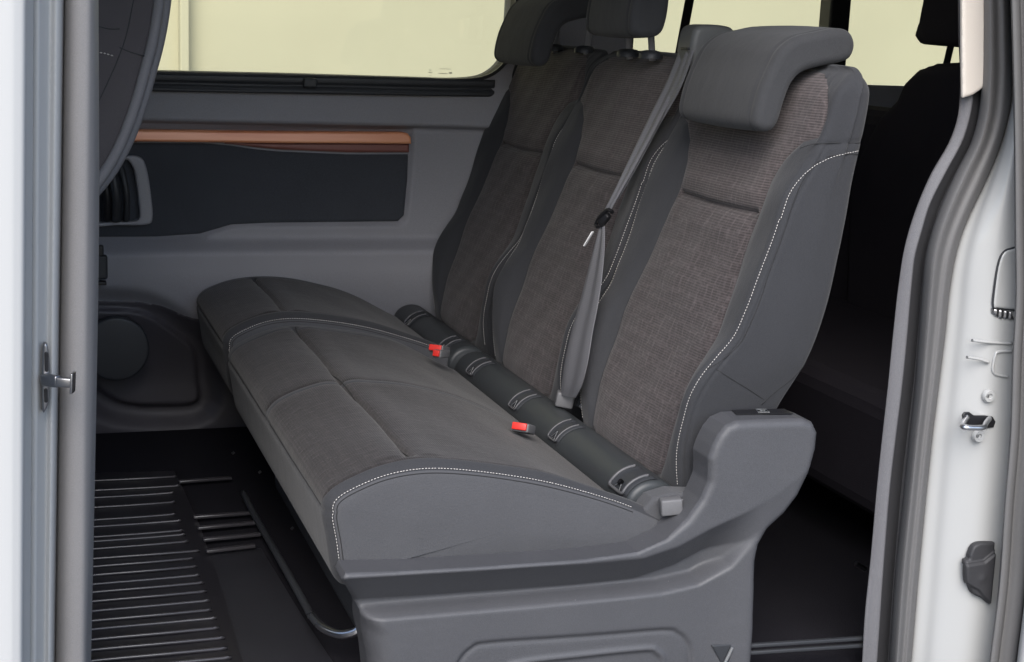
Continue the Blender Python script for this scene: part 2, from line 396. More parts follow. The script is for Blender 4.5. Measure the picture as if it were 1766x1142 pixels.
pk = spline([wz(100, 219), wz(240, 221), wz(500, 223), wz(690, 224), wz(708, 228), wz(711, 242), wz(707, 310), wz(700, 372), wz(692, 385), wz(660, 387), wz(470, 388), wz(400, 391), wz(345, 408), wz(270, 412), wz(100, 413)], 5, closed=False)
shelf = [(-2.2, wz(165, 415)[1])]+list(map(tuple, spline([wz(165, 415), wz(300, 414), wz(350, 400), wz(410, 391), wz(700, 388), wz(850, 388)], 4)))+[(2.7, wz(850, 388)[1])]
shelf2 = [(-2.2, wz(165, 416)[1]), wz(165, 416), wz(330, 413), wz(760, 411), (2.7, wz(760, 411)[1])]
spk = spline([wz(60, 535), wz(190, 533), wz(250, 540), wz(300, 572), wz(338, 610), wz(345, 660), wz(345, 705), wz(280, 712), wz(220, 708), wz(180, 690), wz(120, 640), wz(60, 600)], 5, closed=True)
spo = inset_loop(spk, -.035)
pkc = resample(np.vstack([pk, pk[:1]]), step=.012)
def wall_e(p):
    x, z = p[:, 0], p[:, 1]
    e = np.zeros(len(p))
    zu = wz(600, 218)[1]
    e += .034*sst(zu-.004, zu+.010, z)*np.clip((.885-z)/(.885-zu), 0, 1)            # upper roll under the window
    s, _ = sdf(p, [pkc]); e -= .014*sst(-.004, .004, s)
    s2 = side(p, shelf2); e += .045*sst(.006, -.030, s2)             # belly below the pocket
    e -= .10*sst(.40, .10, z)
    s3, _ = sdf(p, [spo]); e -= .030*sst(-.03, .02, s3)
    s4, _ = sdf(p, [spk]); e += .022*sst(-.003, .006, s4)
    e += .07*sst(.42, .75, x)*sst(.95, .7, z)                        # wall swells behind the seats
    e += .02*sst(.30, .55, x)*sst(1.0, .9, z)
    e -= .005*np.exp(-((z-wz(760, 222)[1])/.003)**2)*sst(.23, .25, x)
    return e
relief('side_trim', [outl, win1, win2], wall_e, Yw, M['wall_up'], van, step=.006, rim=.006, thick=.05)
for w_, nm in ((win1, 0), (win2, 1)):
    a = np.array(w_); cc = a.mean(0); V = [(x, Yw+.035, z) for x, z in a]+[(x, Yw+.039, z) for x, z in a]; n_ = len(a)
    F = [tuple(range(n_)), tuple(range(2*n_-1, n_-1, -1))]+[(i, (i+1) % n_, n_+(i+1) % n_, n_+i) for i in range(n_)]
    wp = put('window_pane', V, F, M['glass'], van, smooth=False)
    if nm == 0: pane = wp
# faint maker's print on the pane
for px, py, wpx, hpx in ((742, 121, 4, 2), (742, 125, 8, 2), (742, 130, 5, 1), (768, 119, 24, 1.5), (764, 127, 18, 2), (777, 126, 6, 5)):
    c = at(px, py, Y=Yw+.0335); w_ = wpx/2/FPX*3.6*.9; h_ = hpx/2/FPX*1.6
    put('glass_print', [(c[0]-w_, c[1], c[2]-h_), (c[0]+w_, c[1], c[2]-h_), (c[0]+w_, c[1], c[2]+h_), (c[0]-w_, c[1], c[2]+h_)], [(0, 1, 2, 3)], M['gprint'], pane, smooth=False)
# window gasket and blind track
gk = inset_loop(resample(np.array(win1), step=.03, closed=True), -.004)
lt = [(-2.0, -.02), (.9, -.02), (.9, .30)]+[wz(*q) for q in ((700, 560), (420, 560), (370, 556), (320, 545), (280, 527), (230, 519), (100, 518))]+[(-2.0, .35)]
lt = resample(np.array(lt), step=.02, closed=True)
relief('lower_wall_shade', [lt], lambda p: wall_e(p)+.003, Yw, M['wall_shade'], van, step=.006, rim=.003, thick=.01)  # darker sheet over the trim: the low wall's shade put into its colour
def ring_strip(name, loop, w, y, th, mat, parent):
    o_ = inset_loop(loop, -w); n_ = len(loop); V = []
    for q, yy in ((loop, y+th), (loop, y), (o_, y), (o_, y+th)): V += [(a[0], yy, a[1]) for a in q]
    V = np.array(V).reshape(4, n_, 3); F = grid_faces(4, n_, cu=True, cv=True); return soft_edges(put(name, V.reshape(-1, 3), F, mat, parent))
ring_strip('window_gasket', resample(np.array(win1), step=.015, closed=True), .008, Yw-.030, .04, M['black'], van)
ring_strip('window_gasket', resample(np.array(win2), step=.015, closed=True), .008, Yw-.03, .04, M['black'], van)
ring_strip('window_frame', resample(np.array(win1), step=.015, closed=True), .022, Yw-.022, .03, M['dark_plastic'], van)
tx0, tx1 = -1.6, wz(846, 150)[0]
def tr_e(p):
    d = p[:, 1]-(sill(p[:, 0])-.022); e = .002*np.ones(len(p))
    e -= .007*np.exp(-((d+.004)/.0035)**2); e += .004*np.exp(-((d+.020)/.003)**2); return e
tz = lambda x: sill(x)
relief('blind_track', [[(tx0, tz(tx0)-.045), (tx1-.012, tz(tx1)-.045), (tx1, tz(tx1)-.037), (tx1, tz(tx1)-.004), (tx0, tz(tx0)-.004)]], tr_e, Yw-.036, M['dark_plastic'], van, step=.004, rim=.004, thick=.03)
c = at(535, 143, Y=Yw-.045); box('blind_catch', c-(.016, .006, .011), c+(.016, .008, .011), M['dark_plastic'], van, .004)
# copper trim strip, its dark lower half, pocket panel
def wpoly(name, pts, e0, mat, sp=5, rim=.004, closed_spline=False, thick=.02, y=None):
    P_ = [wz(*q) for q in pts]
    return relief(name, [P_], lambda p: np.full(len(p), e0), (Yw if y is None else y), mat, van, step=.004, rim=rim, thick=thick)
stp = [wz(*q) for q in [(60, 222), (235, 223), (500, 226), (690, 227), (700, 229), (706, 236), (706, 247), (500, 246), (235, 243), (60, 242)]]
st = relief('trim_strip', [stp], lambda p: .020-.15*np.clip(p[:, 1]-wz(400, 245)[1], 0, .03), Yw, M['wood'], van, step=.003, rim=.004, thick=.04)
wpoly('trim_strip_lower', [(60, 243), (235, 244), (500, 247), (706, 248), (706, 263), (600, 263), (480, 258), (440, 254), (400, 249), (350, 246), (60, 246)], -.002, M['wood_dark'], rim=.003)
pp = [wz(60, 247), wz(350, 248), wz(400, 252), wz(440, 258), wz(480, 262), wz(600, 267), wz(705, 267), wz(704, 310), wz(698, 372), wz(688, 382), wz(470, 385), wz(400, 388), wz(345, 404), wz(270, 409), wz(60, 410)]
relief('pocket_panel', [pp], lambda p: -.006+.0006*np.sin(p[:, 0]*9), Yw, M['pocket'], van, step=.006, rim=.004, thick=.02)
# inner door handle in its bezel
hb = spline([wz(60, 268), wz(205, 268), wz(240, 270), wz(252, 290), wz(260, 340), wz(262, 375), wz(252, 386), wz(200, 387), wz(60, 387)], 4, closed=True)
hi_ = spline([wz(60, 276), wz(200, 274), wz(222, 278), wz(232, 300), wz(239, 350), wz(240, 372), wz(232, 380), wz(200, 381), wz(60, 381)], 4, closed=True)
hd = relief('handle_bezel', [hb, hi_], lambda p: np.full(len(p), .014), Yw-.004, M['bezel'], van, step=.003, rim=.004, thick=.025)
relief('handle_recess', [hi_], lambda p: np.full(len(p), -.02), Yw-.004, M['black'], van, step=.004, rim=.012, thick=.01)
for x0, r_, m_ in ((196, .020, 'dark_plastic'), (214, .013, 'dark_plastic'), (180, .016, 'black')):
    tube('handle_lever', [at(x0-10, 272, Y=Yw-.02), at(x0, 310, Y=Yw-.035), at(x0+5, 345, Y=Yw-.035), at(x0+4, 380, Y=Yw-.02)], r_*.6, M[m_], van)
# seat-belt guide / small latch on the wall
c = at(176, 462, Y=Yw-.07); box('wall_latch', c-(.018, .012, .026), c+(.012, .012, .030), M['dark_plastic'], van, .006)
c = at(172, 432, Y=Yw-.07); box('wall_latch', c-(.014, .01, .012), c+(.008, .01, .012), M['black'], van, .003)
c = at(174, 488, Y=Yw-.07); box('wall_latch', c-(.014, .01, .004), c+(.012, .012, .004), M['black'], van, .002)
# speaker
sc = at(200, 598, Y=Yw-.012); th_ = np.linspace(0, 2*math.pi, 40, endpoint=False); cir = [(sc[0]+.074*math.cos(a), sc[2]+.076*math.sin(a)) for a in th_]
def spk_e(p):
    r = np.hypot(p[:, 0]-sc[0], p[:, 1]-sc[2]); return .006*np.sqrt(np.clip(1-(r/.09)**2, 0, 1))+.0006*np.sin(p[:, 0]*900)*np.sin(p[:, 1]*900)
relief('speaker_grille', [cir], spk_e, Yw-.040, M['dark_plastic'], van, step=.003, rim=.004, thick=.02)
# body shell around the opening (outside the frame, it shuts the light out)
box('roof', (-2.2, -.16, 1.42), (2.6, WALL+.1, 1.48), M['liner'], van, .01)
box('rear_wall', (2.56, -.30, -.1), (2.62, WALL+.1, 1.42), M['dark_plastic'], van, .01)
box('near_side_wall', (.95, -.10, -.1), (2.56, -.06, 1.42), M['dark_plastic'], van, .005)
box('near_side_wall', (-2.2, -.12, -.1), (-.66, -.06, 1.42), M['dark_plastic'], van, .005)
box('front_bulkhead', (-2.24, -.30, -.1), (-2.2, WALL+.1, .8), M['dark_plastic'], van, .005)
# --- pillar sweeps
def sweep(name, lines, mat, nrow=130, y0=-330, y1=1290, sub=5, back=(.045, .02, 0)):
    """lines: list of (list of (px,py), depth Y); a surface lofted through rails standing at their own depths"""
    rows = np.linspace(y0, y1, nrow); R_ = []
    for pts, Yd in lines:
        pts = sorted(pts, key=lambda q: q[1]); xs = [q[1] for q in pts]; v = [float(q[0]) for q in pts]
        if len(pts) > 2: f = herm(xs, v); fx = lambda y: f(np.clip(y, xs[0], xs[-1]))
        else: fx = lambda y: np.interp(y, xs, v)
        s0 = (v[1]-v[0])/(xs[1]-xs[0]); s1 = (v[-1]-v[-2])/(xs[-1]-xs[-2])
        px = fx(rows)+np.where(rows < xs[0], (rows-xs[0])*s0, 0)+np.where(rows > xs[-1], (rows-xs[-1])*s1, 0)
        R_.append(np.array([at(a, b, Y=Yd) for a, b in zip(px, rows)]))
    R_ = np.array(R_); t = np.arange(len(lines)); f = herm(t, R_.reshape(len(lines), -1)) if len(lines) > 2 else (lambda q: R_[0].ravel()+(R_[1]-R_[0]).ravel()*np.atleast_1d(q)[:, None])
    q = np.linspace(0, len(lines)-1, (len(lines)-1)*sub+1); G = f(q).reshape(len(q), nrow, 3)
    V = G.reshape(-1, 3); F = grid_faces(len(q), nrow); V, F = skirt(V, F, back if lines[0][0][0][0] > 800 else (-.01, .03, 0))
    return soft_edges(put(name, V, F, mat, van), 50)
def sh(line, d, y_lo=-999): return [(x+d, y) for x, y in line]
L0 = [(1652, -40), (1653, 60), (1655, 168), (1652, 200), (1640, 238), (1605, 301), (1577, 368), (1560, 427), (1550, 490), (1540, 580), (1531, 670), (1522, 750), (1513, 835), (1501, 969), (1492, 1057), (1487, 1142)]
L1 = [(1680, -40), (1680, 100), (1675, 196), (1663, 238), (1630, 301), (1604, 354), (1590, 400), (1579, 440), (1573, 490), (1565, 580), (1556, 670), (1546, 750), (1536, 835), (1525, 969), (1513, 1142)]
L2 = [(1697, -40), (1697, 60), (1695, 150), (1690, 200), (1678, 245), (1650, 301), (1624, 360), (1610, 400), (1600, 440), (1594, 500), (1588, 580), (1580, 680), (1571, 760), (1562, 850), (1548, 985), (1537, 1142)]
L3 = [(1738, -40), (1742, 60), (1743, 130), (1742, 185), (1722, 259), (1695, 322), (1672, 370), (1658, 405), (1648, 440), (1639, 490), (1629, 580), (1618, 670), (1608, 750), (1599, 835), (1586, 969), (1571, 1142)]
L4 = [(1742, -40), (1747, 140), (1750, 400), (1751, 513), (1746, 613), (1741, 760), (1733, 856), (1721, 1021), (1706, 1142)]
sweep('rear_pillar_trim', [(sh(L0, 4), .10), (L0, -.03), (sh(L0, 3), -.040), (sh(L1, -3), -.050), (L1, -.044)], M['trim_light'])
sweep('seal_groove', [(sh(L1, -2), -.046), (sh(L1, 3), -.030), (sh(L2, -4), -.034), (L2, -.050)], M['rubber_dark'])
Lb = lambda a: [(x0+(np.interp(y0_, [q[1] for q in L3], [q[0] for q in L3])-x0)*a, y0_) for x0, y0_ in L2]
sweep('rubber_seal', [(sh(L2, -3), -.040), (L2, -.062), (Lb(.28), -.083), (Lb(.55), -.074), (Lb(.8), -.077), (L3, -.062), (sh(L3, 2), -.035)], M['rubber'])
def lerpL(A, B, a):
    ya = sorted(set([q[1] for q in A]+[q[1] for q in B])); A = sorted(A, key=lambda q: q[1]); B = sorted(B, key=lambda q: q[1])
    return [(np.interp(y, [q[1] for q in A], [q[0] for q in A])*(1-a)+np.interp(y, [q[1] for q in B], [q[0] for q in B])*a, y) for y in ya if 185 <= y <= 1142]
L3b = [q for q in L3 if q[1] >= 185]; L4b = [(1760, 185), (1764, 400), (1765, 513), (1760, 613), (1754, 760), (1746, 856), (1733, 1021), (1718, 1142)]
sweep('rear_pillar_paint', [(sh(L3b, -6), -.034), (sh(L3b, 1), -.056), (lerpL(L3b, L4b, .14), -.070), (lerpL(L3b, L4b, .30), -.088), (lerpL(L3b, L4b, .6), -.106), (lerpL(L3b, L4b, .85), -.108), (L4b, -.108)], M['paint'])
sweep('door_edge_seal', [(sh(L4, 1), -.10), (L4, -.150), (sh(L4, 6), -.160), (sh(L4, 14), -.158), (sh(L4, 17), -.150), (sh(L4, 30), -.158), (sh(L4, 45), -.160), (sh(L4, 48), -.14)], M['rubber'], sub=4)
sweep('sliding_door_edge', [(sh(L4, 47), -.15), (sh(L4, 52), -.20), (sh(L4, 90), -.22), (sh(L4, 200), -.22)], M['paint_light'])
def V2(a, b): return [(a, 0), (b, 1142)]
sweep('front_pillar_seal', [([(170, 0), (171, 380), (165, 760), (157, 1142)], .06), ([(166, 0), (166, 380), (161, 760), (151, 1142)], -.05), (V2(158, 146), -.085), (V2(143, 131), -.092), (V2(125, 112), -.088), (V2(114, 99), -.070), (V2(108, 92), -.045)], M['rubber_light'])
sweep('front_pillar_paint', [(V2(112, 96), -.04), (V2(108, 92), -.085), (V2(98, 85), -.100), (V2(86, 76), -.096), (V2(76, 68), -.108), (V2(66, 60), -.118), (V2(52, 46), -.112), (V2(40, 36), -.10)], M['paint'])
sweep('front_door_edge', [(V2(58, 52), -.12), (V2(47, 41), -.20), (V2(45, 39), -.23), (V2(30, 26), -.238), (V2(0, 0), -.240), (V2(-120, -120), -.24)], M['paint_light'])
bt = [(1654, -60), (1691, -60), (1693, 60), (1693, 148), (1683, 156), (1674, 162), (1668, 165), (1655, 168), (1654, 80)]
relief('upper_pillar_trim', [[xz(a, b, -.05) for a, b in bt]], lambda p: .004*np.ones(len(p)), -.056, M['beige'], van, step=.003, rim=.003, thick=.004)
# --- hardware on the painted pillar
PY = -.110
def disc(name, px, py, r, y, mat, parent, h=.004, seg=24):
    c = at(px, py, Y=y); prof = [(r, .003), (r, -h*.4), (r*.86, -h), (r*.45, -h), (r*.38, -h*.3), (0.0005, -h*.3)]
    V = np.array([[(c[0]+a*math.cos(t), c[1]+b, c[2]+a*math.sin(t)) for t in np.linspace(0, 2*math.pi, seg, endpoint=False)] for a, b in prof])
    return soft_edges(put(name, V.reshape(-1, 3), grid_faces(len(prof), seg, cv=True), mat, parent), 40)
for px, py, r in ((1705, 683, .0100), (1687, 752, .0098)):
    s = disc('screw', px, py, r, PY, M['paint'], van); disc('screw_socket', px-2, py, .0032, PY-.003, M['steel'], s, .001, 6)
hs = [xz(a, b, PY) for a, b in ((1660, 716), (1664, 711), (1672, 711), (1680, 717), (1700, 717), (1712, 719), (1717, 727), (1714, 737), (1702, 739), (1690, 733), (1672, 734), (1662, 728))]
relief('striker_recess', [hs], None, PY-.0006, M['black'], van, step=.0015, rim=.001, thick=.002)
tube('striker', [at(1668, 720, Y=PY), at(1660, 733, Y=PY-.02), at(1664, 737, Y=PY-.034), at(1680, 738, Y=PY-.036), at(1696, 737, Y=PY-.034), at(1700, 730, Y=PY-.02), at(1706, 722, Y=PY)], .0042, M['chrome'], van)
fo = spline([xz(a, b, PY) for a, b in ((1790, 428), (1745, 430), (1730, 438), (1722, 460), (1716, 500), (1714, 528), (1722, 531), (1760, 535), (1790, 537))], 4, closed=True)
gv = inset_loop(resample(fo, step=.004, closed=True), -.0022)
relief('flap_gap', [gv], None, PY-.0004, M['dark_plastic'], van, step=.002, rim=.0005, thick=.002)
relief('flap', [fo], None, PY-.002, M['paint'], van, step=.002, rim=.002, thick=.003)
lp = [xz(a, b, PY) for a, b in ((1711, 532), (1745, 538), (1750, 552), (1722, 549), (1712, 541))]
relief('flap_hinge', [lp], lambda p: .0015*np.sin(p[:, 0]*700), PY-.001, M['steel'], van, step=.0015, rim=.002, thick=.003)
dc = spline([xz(a, b, PY) for a, b in ((1712, 934), (1690, 934), (1676, 940), (1669, 955), (1668, 962), (1660, 968), (1660, 1000), (1668, 1008), (1674, 1022), (1690, 1030), (1702, 1040))], 3)
def dc_e(p):
    c1 = xz(1686, 993, PY); r = np.hypot(p[:, 0]-c1[0], p[:, 1]-c1[1]); l1 = side(p, [xz(1660, 968, PY), xz(1690, 963, PY), xz(1712, 945, PY)]); l2 = side(p, [xz(1660, 1003, PY), xz(1680, 1013, PY), xz(1704, 1040, PY)])
    return .010+.0015*np.exp(-(r/.007)**2)-.005*sst(-.0015, .0015, l1)-.004*sst(.0015, -.0015, l2)-.004*np.exp(-((l1+.002)/.0016)**2)
relief('door_catch', [dc], dc_e, PY-.003, M['rubber_dark'], van, step=.0013, rim=.004, thick=.008)
for ps in ([(1676, 587), (1700, 590), (1745, 593)], [(1667, 616), (1690, 620), (1705, 625)], [(1745, 606), (1722, 607), (1716, 614), (1712, 636), (1718, 646), (1738, 650)]):
    tube('pressing_edge', [at(a, b, Y=PY+.0012) for a, b in ps], .0022, M['paint'], van, seg=8)
# hook on the front pillar
HY = -.115
hk = spline([xz(a, b, HY) for a, b in ((78, 592), (83, 600), (86, 640), (86, 655), (84, 670), (84, 690), (79, 706), (73, 707), (72, 650), (74, 600))], 3, closed=True)
relief('hook_plate', [hk], None, HY-.004, M['steel'], van, step=.0013, rim=.002, thick=.012)
relief('hook_slot', [rrect(*xz(77, 640, HY), *xz(83, 605, HY), .0025)], None, HY-.0055, M['black'], van, step=.001, rim=.0003, thick=.001)
relief('hook_slot', [rrect(*xz(76, 693, HY), *xz(82, 668, HY), .0025)], None, HY-.0055, M['black'], van, step=.001, rim=.0003, thick=.001)
A_ = at(76, 655, Y=HY-.006); B_ = at(100, 658, Y=HY-.03); C_ = at(124, 660, Y=HY-.035)
d_, s_, u_ = frame(B_-A_); obox('hook_arm', (A_+B_)/2, (d_, s_, u_), (np.linalg.norm(B_-A_)/2+.002, .005, .0075), M['steel'], van, .003)
d_, s_, u_ = frame(C_-B_); obox('hook_arm', (B_+C_)/2, (d_, s_, u_), (np.linalg.norm(C_-B_)/2+.002, .005, .0058), M['steel'], van, .002)
obox('hook_tip', C_+d_*.001, (d_, s_, u_), (.0016, .008, .0125), M['steel'], van, .001)

# ------------------------------------------------------------------ soft extruded bodies (cushions, headrests, tube)
class Soft:
    """a closed XZ section carried along Y with rounded, domed ends. U = metres round the section, V = metres across"""
    def __init__(s, sec, y0, y1, r=.03, dome=.012, n=260, disp=None, zy=None, closed_spline=True, cap=.12):
        p = spline(sec, 8, closed=True) if closed_spline else np.asarray(sec, float)
        s.p = resample(p, n=n, closed=True); s.n = n; s.y0, s.y1, s.r, s.dome, s.disp, s.zy, s.cap = y0, y1, r, dome, disp, zy, cap
        s.L = np.linalg.norm(np.roll(s.p, -1, 0)-s.p, axis=1).sum(); s.cen = s.p.mean(0); s.q = r*math.pi/2; s.H = (y1-y0)-2*r+2*s.q
        t = np.roll(s.p, -1, 0)-np.roll(s.p, 1, 0); t /= np.linalg.norm(t, axis=1)[:, None]
        area = .5*np.sum(s.p[:, 0]*np.roll(s.p[:, 1], -1)-np.roll(s.p[:, 0], -1)*s.p[:, 1]); s.nrm = np.stack([-t[:, 1], t[:, 0]], 1)*(1 if area > 0 else -1)
    def sec(s, u):
        x = (u/s.L*s.n) % s.n; i = np.floor(x).astype(int) % s.n; f = (x-np.floor(x))[:, None]; j = (i+1) % s.n
        return s.p[i]*(1-f)+s.p[j]*f, s.nrm[i]*(1-f)+s.nrm[j]*f
    def ycoord(s, V):
        """across coordinate on the flat: y"""
        a = np.clip(V/s.q, 0, 1)*math.pi/2; b = np.clip((s.H-V)/s.q, 0, 1)*math.pi/2
        return np.where(V < s.H/2, s.y0+s.r*(1-np.cos(a))+np.clip(V-s.q, 0, None), s.y1-s.r*(1-np.cos(b))-np.clip(s.H-V-s.q, 0, None))
    def S(s, U, V):
        P_, N_ = s.sec(U); W_ = np.where(V < s.H/2, V, s.H-V)
        a = np.clip(W_/s.q, 0, 1)*math.pi/2; ins = s.r*(1-np.sin(a)); k = np.clip(-W_/s.cap, 0, 1)
        y = s.ycoord(V); q = P_+N_*ins[:, None]; cen = s.cen
        q = cen+(q-cen)*(1-k)[:, None]; dm = s.dome*(1-(1-k)**2)
        y = y+np.where(V < s.H/2, -dm, dm)
        nd = np.sin(a)*(k == 0)
        if s.disp is not None:
            e = s.disp(U, V, y, q)*np.maximum(nd, .25*(k == 0)); q = q+N_*e[:, None]
        z = q[:, 1]
        if s.zy is not None: z = z+s.zy(y, q[:, 0])
        return np.stack([q[:, 0], y, z], 1)
    def grids(s, du=.005, dv=.005):
        nu = int(s.L/du); us = np.linspace(0, s.L, nu, endpoint=False)
        vs = np.concatenate([np.linspace(-s.cap*.999, 0, 14)[:-1], np.linspace(0, s.q, 8)[:-1], np.linspace(s.q, s.H-s.q, max(3, int((s.H-2*s.q)/dv))), np.linspace(s.H-s.q, s.H, 8)[1:], np.linspace(s.H, s.H+s.cap*.999, 14)[1:]])
        return np.meshgrid(us, vs, indexing='ij')
    def build(s, name, mat, parent, du=.005, dv=.005):
        U, V = s.grids(du, dv); P_ = s.S(U.ravel(), V.ravel()); return put(name, P_, grid_faces(*U.shape, cu=True), mat, parent)
    def u_of(s, x, z):
        d = np.hypot(s.p[:, 0]-x, s.p[:, 1]-z); return s.L*d.argmin()/s.n

bench = thing('double_bench_seat', 'double bench seat in brown and grey cloth nearest the open door', 'bench seat', 'second row seats')
single = thing('single_seat', 'single seat in brown and grey cloth beside the far window wall', 'seat', 'second row seats')
PITCH = .515; SW = .508
SEC = [(-.130, .205), (-.172, .190), (-.196, .205), (-.207, .262), (-.214, .308), (-.202, .336), (-.160, .358), (-.115, .370), (-.06, .373), (.01, .366), (.08, .352), (.16, .330), (.225, .308), (.285, .282), (.330, .255), (.335, .215), (.30, .190), (.20, .185), (.10, .185), (0, .185), (-.08, .190)]
def cushion(parent, y0, y1, seats, lift=0.0):
    holder = {}
    def disp(U, V, y, q):
        s = holder['s']; uf = holder['uf']; e = np.zeros_like(U)
        top = sst(.29, .33, q[:, 1])
        # cross seam
        uc = holder['uc']; yy0, yy1 = y0+.035, y1-.035
        inb = sst(yy0, yy0+.01, y)*sst(yy1, yy1-.01, y)
        du = U-uc+.004*np.cos((y-y0)/(y1-y0)*math.pi*2*len(seats))
        e += (.009*np.exp(-(du/.0036)**2)+.0025*np.exp(-(du/.012)**2))*inb
        e -= .002*(np.exp(-((du-.03)/.02)**2)+np.exp(-((du+.03)/.02)**2))*inb
        # seat wells and borders
        for a, b in seats:
            w = np.clip((y-a)/(b-a), 0, 1); e += .007*np.sin(w*math.pi)**.7*top*sst(-.16,-.05,q[:,0])
            for t in (a, b): e += .0012*np.exp(-((y-t)/.003)**2)*top
        if len(seats) > 1:
            m_ = (seats[0][1]+seats[1][0])/2; e += .002*np.exp(-((y-m_)/.02)**2)*top
        for yb in (y0+.012, y1-.012): e += .003*np.exp(-((y-yb)/.004)**2)
        # front panel seam
        e += .003*np.exp(-((U-uf)/.004)**2)
        # soft lumps
        e += .0012*np.sin(U*31+y*7)*np.sin(y*13+1.3)*top
        return e
    s = Soft(SEC, y0, y1, r=.028, dome=.007, n=420, disp=disp, cap=.12, zy=lambda y, x: lift-.022*sst(.10, .27, x)*sst(y0+.01, y0+.06, y))
    uc = s.u_of(-.078, .374); uf = s.u_of(-.214, .306); holder.update(s=s, uc=uc, uf=uf); s.uc = uc; s.uf = uf
    U, V = s.grids(.0042, .0042)
    un = lambda u, v: np.stack([u, s.ycoord(v)], 1)
    ub = s.u_of(.285, .285); lo, hi = min(uf, ub), max(uf, ub)
    polys = []
    for a, b in seats:
        A0, B0 = a, b
        polys.append(rrect(lo, A0, hi, B0, .028, 7))
    vcol = V[0]; kc = np.abs(vcol-s.q*.36).argmin(); vcol[kc] = s.q*.36; U, V = np.meshgrid(U[:, 0], vcol, indexing='ij')
    P_, F = split_grid(s.S, un, U[:, kc:], V[:, kc:], polys, inside=False, cu=True)
    cu_ = put('seat_cushion', P_, F, M['cloth'], parent)
    Us, Vs = U[:, :kc+1], V[:, :kc+1]; put('side_panel', s.S(Us.ravel(), Vs.ravel()), grid_faces(*Us.shape, cu=True), M['cloth_side'], cu_)
    for pl in polys:
        P_, F = split_grid(s.S, un, U, V, [pl], True, cu=True); put('insert', P_, F, M['insert_seat'], cu_)
    # stitched edges at both ends
    for vs in ((s.q*.42,), (s.H-s.q*.42,)):
        u0 = s.u_of(-.190, .225); u1 = s.u_of(.262, .292); us = np.linspace(u0, u1, 400)
        stitches('stitching', s.S(us, np.full(400, vs[0]))+np.array([0, -.0006 if vs[0] < 1e-1 else 0, .0006]), M['thread'], cu_)
    for us_, vs_ in ((np.full(60, uf), np.linspace(s.q, s.H-s.q, 60)), (np.linspace(s.u_of(-.190, .225), s.u_of(.262, .292), 90), np.full(90, s.q*.27)), (np.full(60, uc), np.linspace(s.q+.01, s.H-s.q-.01, 60))):
        tube('seam', s.S(us_, vs_), .0008, M['seam'], cu_, seg=6, n=2)
    return cu_, s
E1 = 2*PITCH-.022
cushion(bench, 0, E1, [(.025, .502), (.520, E1-.055)])
cushion(single, 1.038, 1.535, [(1.075, 1.490)], lift=.014)

# --- backrests
ZB = [.255, .30, .36, .42, .50, .58, .66, .72, .78, .83, .87, .91, .945]
XI = herm(ZB, [.350, .343, .356, .377, .405, .432, .462, .484, .503, .518, .530, .544, .566])         # insert line
XS = herm([.255, .30, .33, .36, .405, .45, .484, .51, .536, .58, .632, .70, .755, .802, .83, .87, .91, .945], [.358, .350, .346, .344, .346, .354, .370, .388, .407, .424, .441, .464, .482, .508, .522, .536, .548, .572])         # stitched bolster edge
XR = herm(ZB, [.45, .47, .505, .525, .560, .580, .592, .600, .606, .614, .620, .624, .622])           # rear face
HW = herm(ZB, [.130, .146, .163, .172, .176, .167, .154, .150, .156, .182, .205, .205, .205])         # half width of the insert
WY = herm(ZB, [.046, .043, .037, .027, .010, .002, 0, 0, 0, .000, .000, .002, .006])
back_poly = [(0, .285), (.11, .285), (.145, .300), (.160, .345), (.172, .42), (.176, .50), (.167, .58), (.155, .66), (.150, .72), (.155, .77), (.172, .805), (.205, .833), (.236, .842), (.238, .87), (.230, .895), (.210, .917), (.175, .934), (.10, .943), (0, .946)]
bp = np.array([(a, b) for a, b in back_poly]+[(-a, b) for a, b in back_poly[::-1][1:-1]])
seam_z = .718
TOPZ, RT = .908, .040
def back_ctrl(z):
    """control points (x, y) of half a ring at height z (near half)"""
    xi, xs, xr, hw, wy = XI(z), XS(z), XR(z), HW(z), WY(z); c = SW/2; yi = c-hw; one = np.ones_like(z); f = sst(.86, .80, z)
    pts = [(xr, c*one), (xr-.001, .10*one), (xr-.006, .035+wy), (xr-.020, .008+wy), (xr-.045, .001+wy), ((xr+xs)/2, -.003+wy), (xs+.03, -.001+wy), (xs+.008, .001+wy),
           (xs, .008+wy), (xs-.004*f, .020+wy), (xs*.55+xi*.45-.004*f, (yi+.02+wy)/2+.004), (xi+.002*f, yi), (xi-.001, yi+.03), (xi-.004, (yi+c)/2+.02), (xi-.005, c*one)]
    return pts
NC = 15; ST_T = 8.0
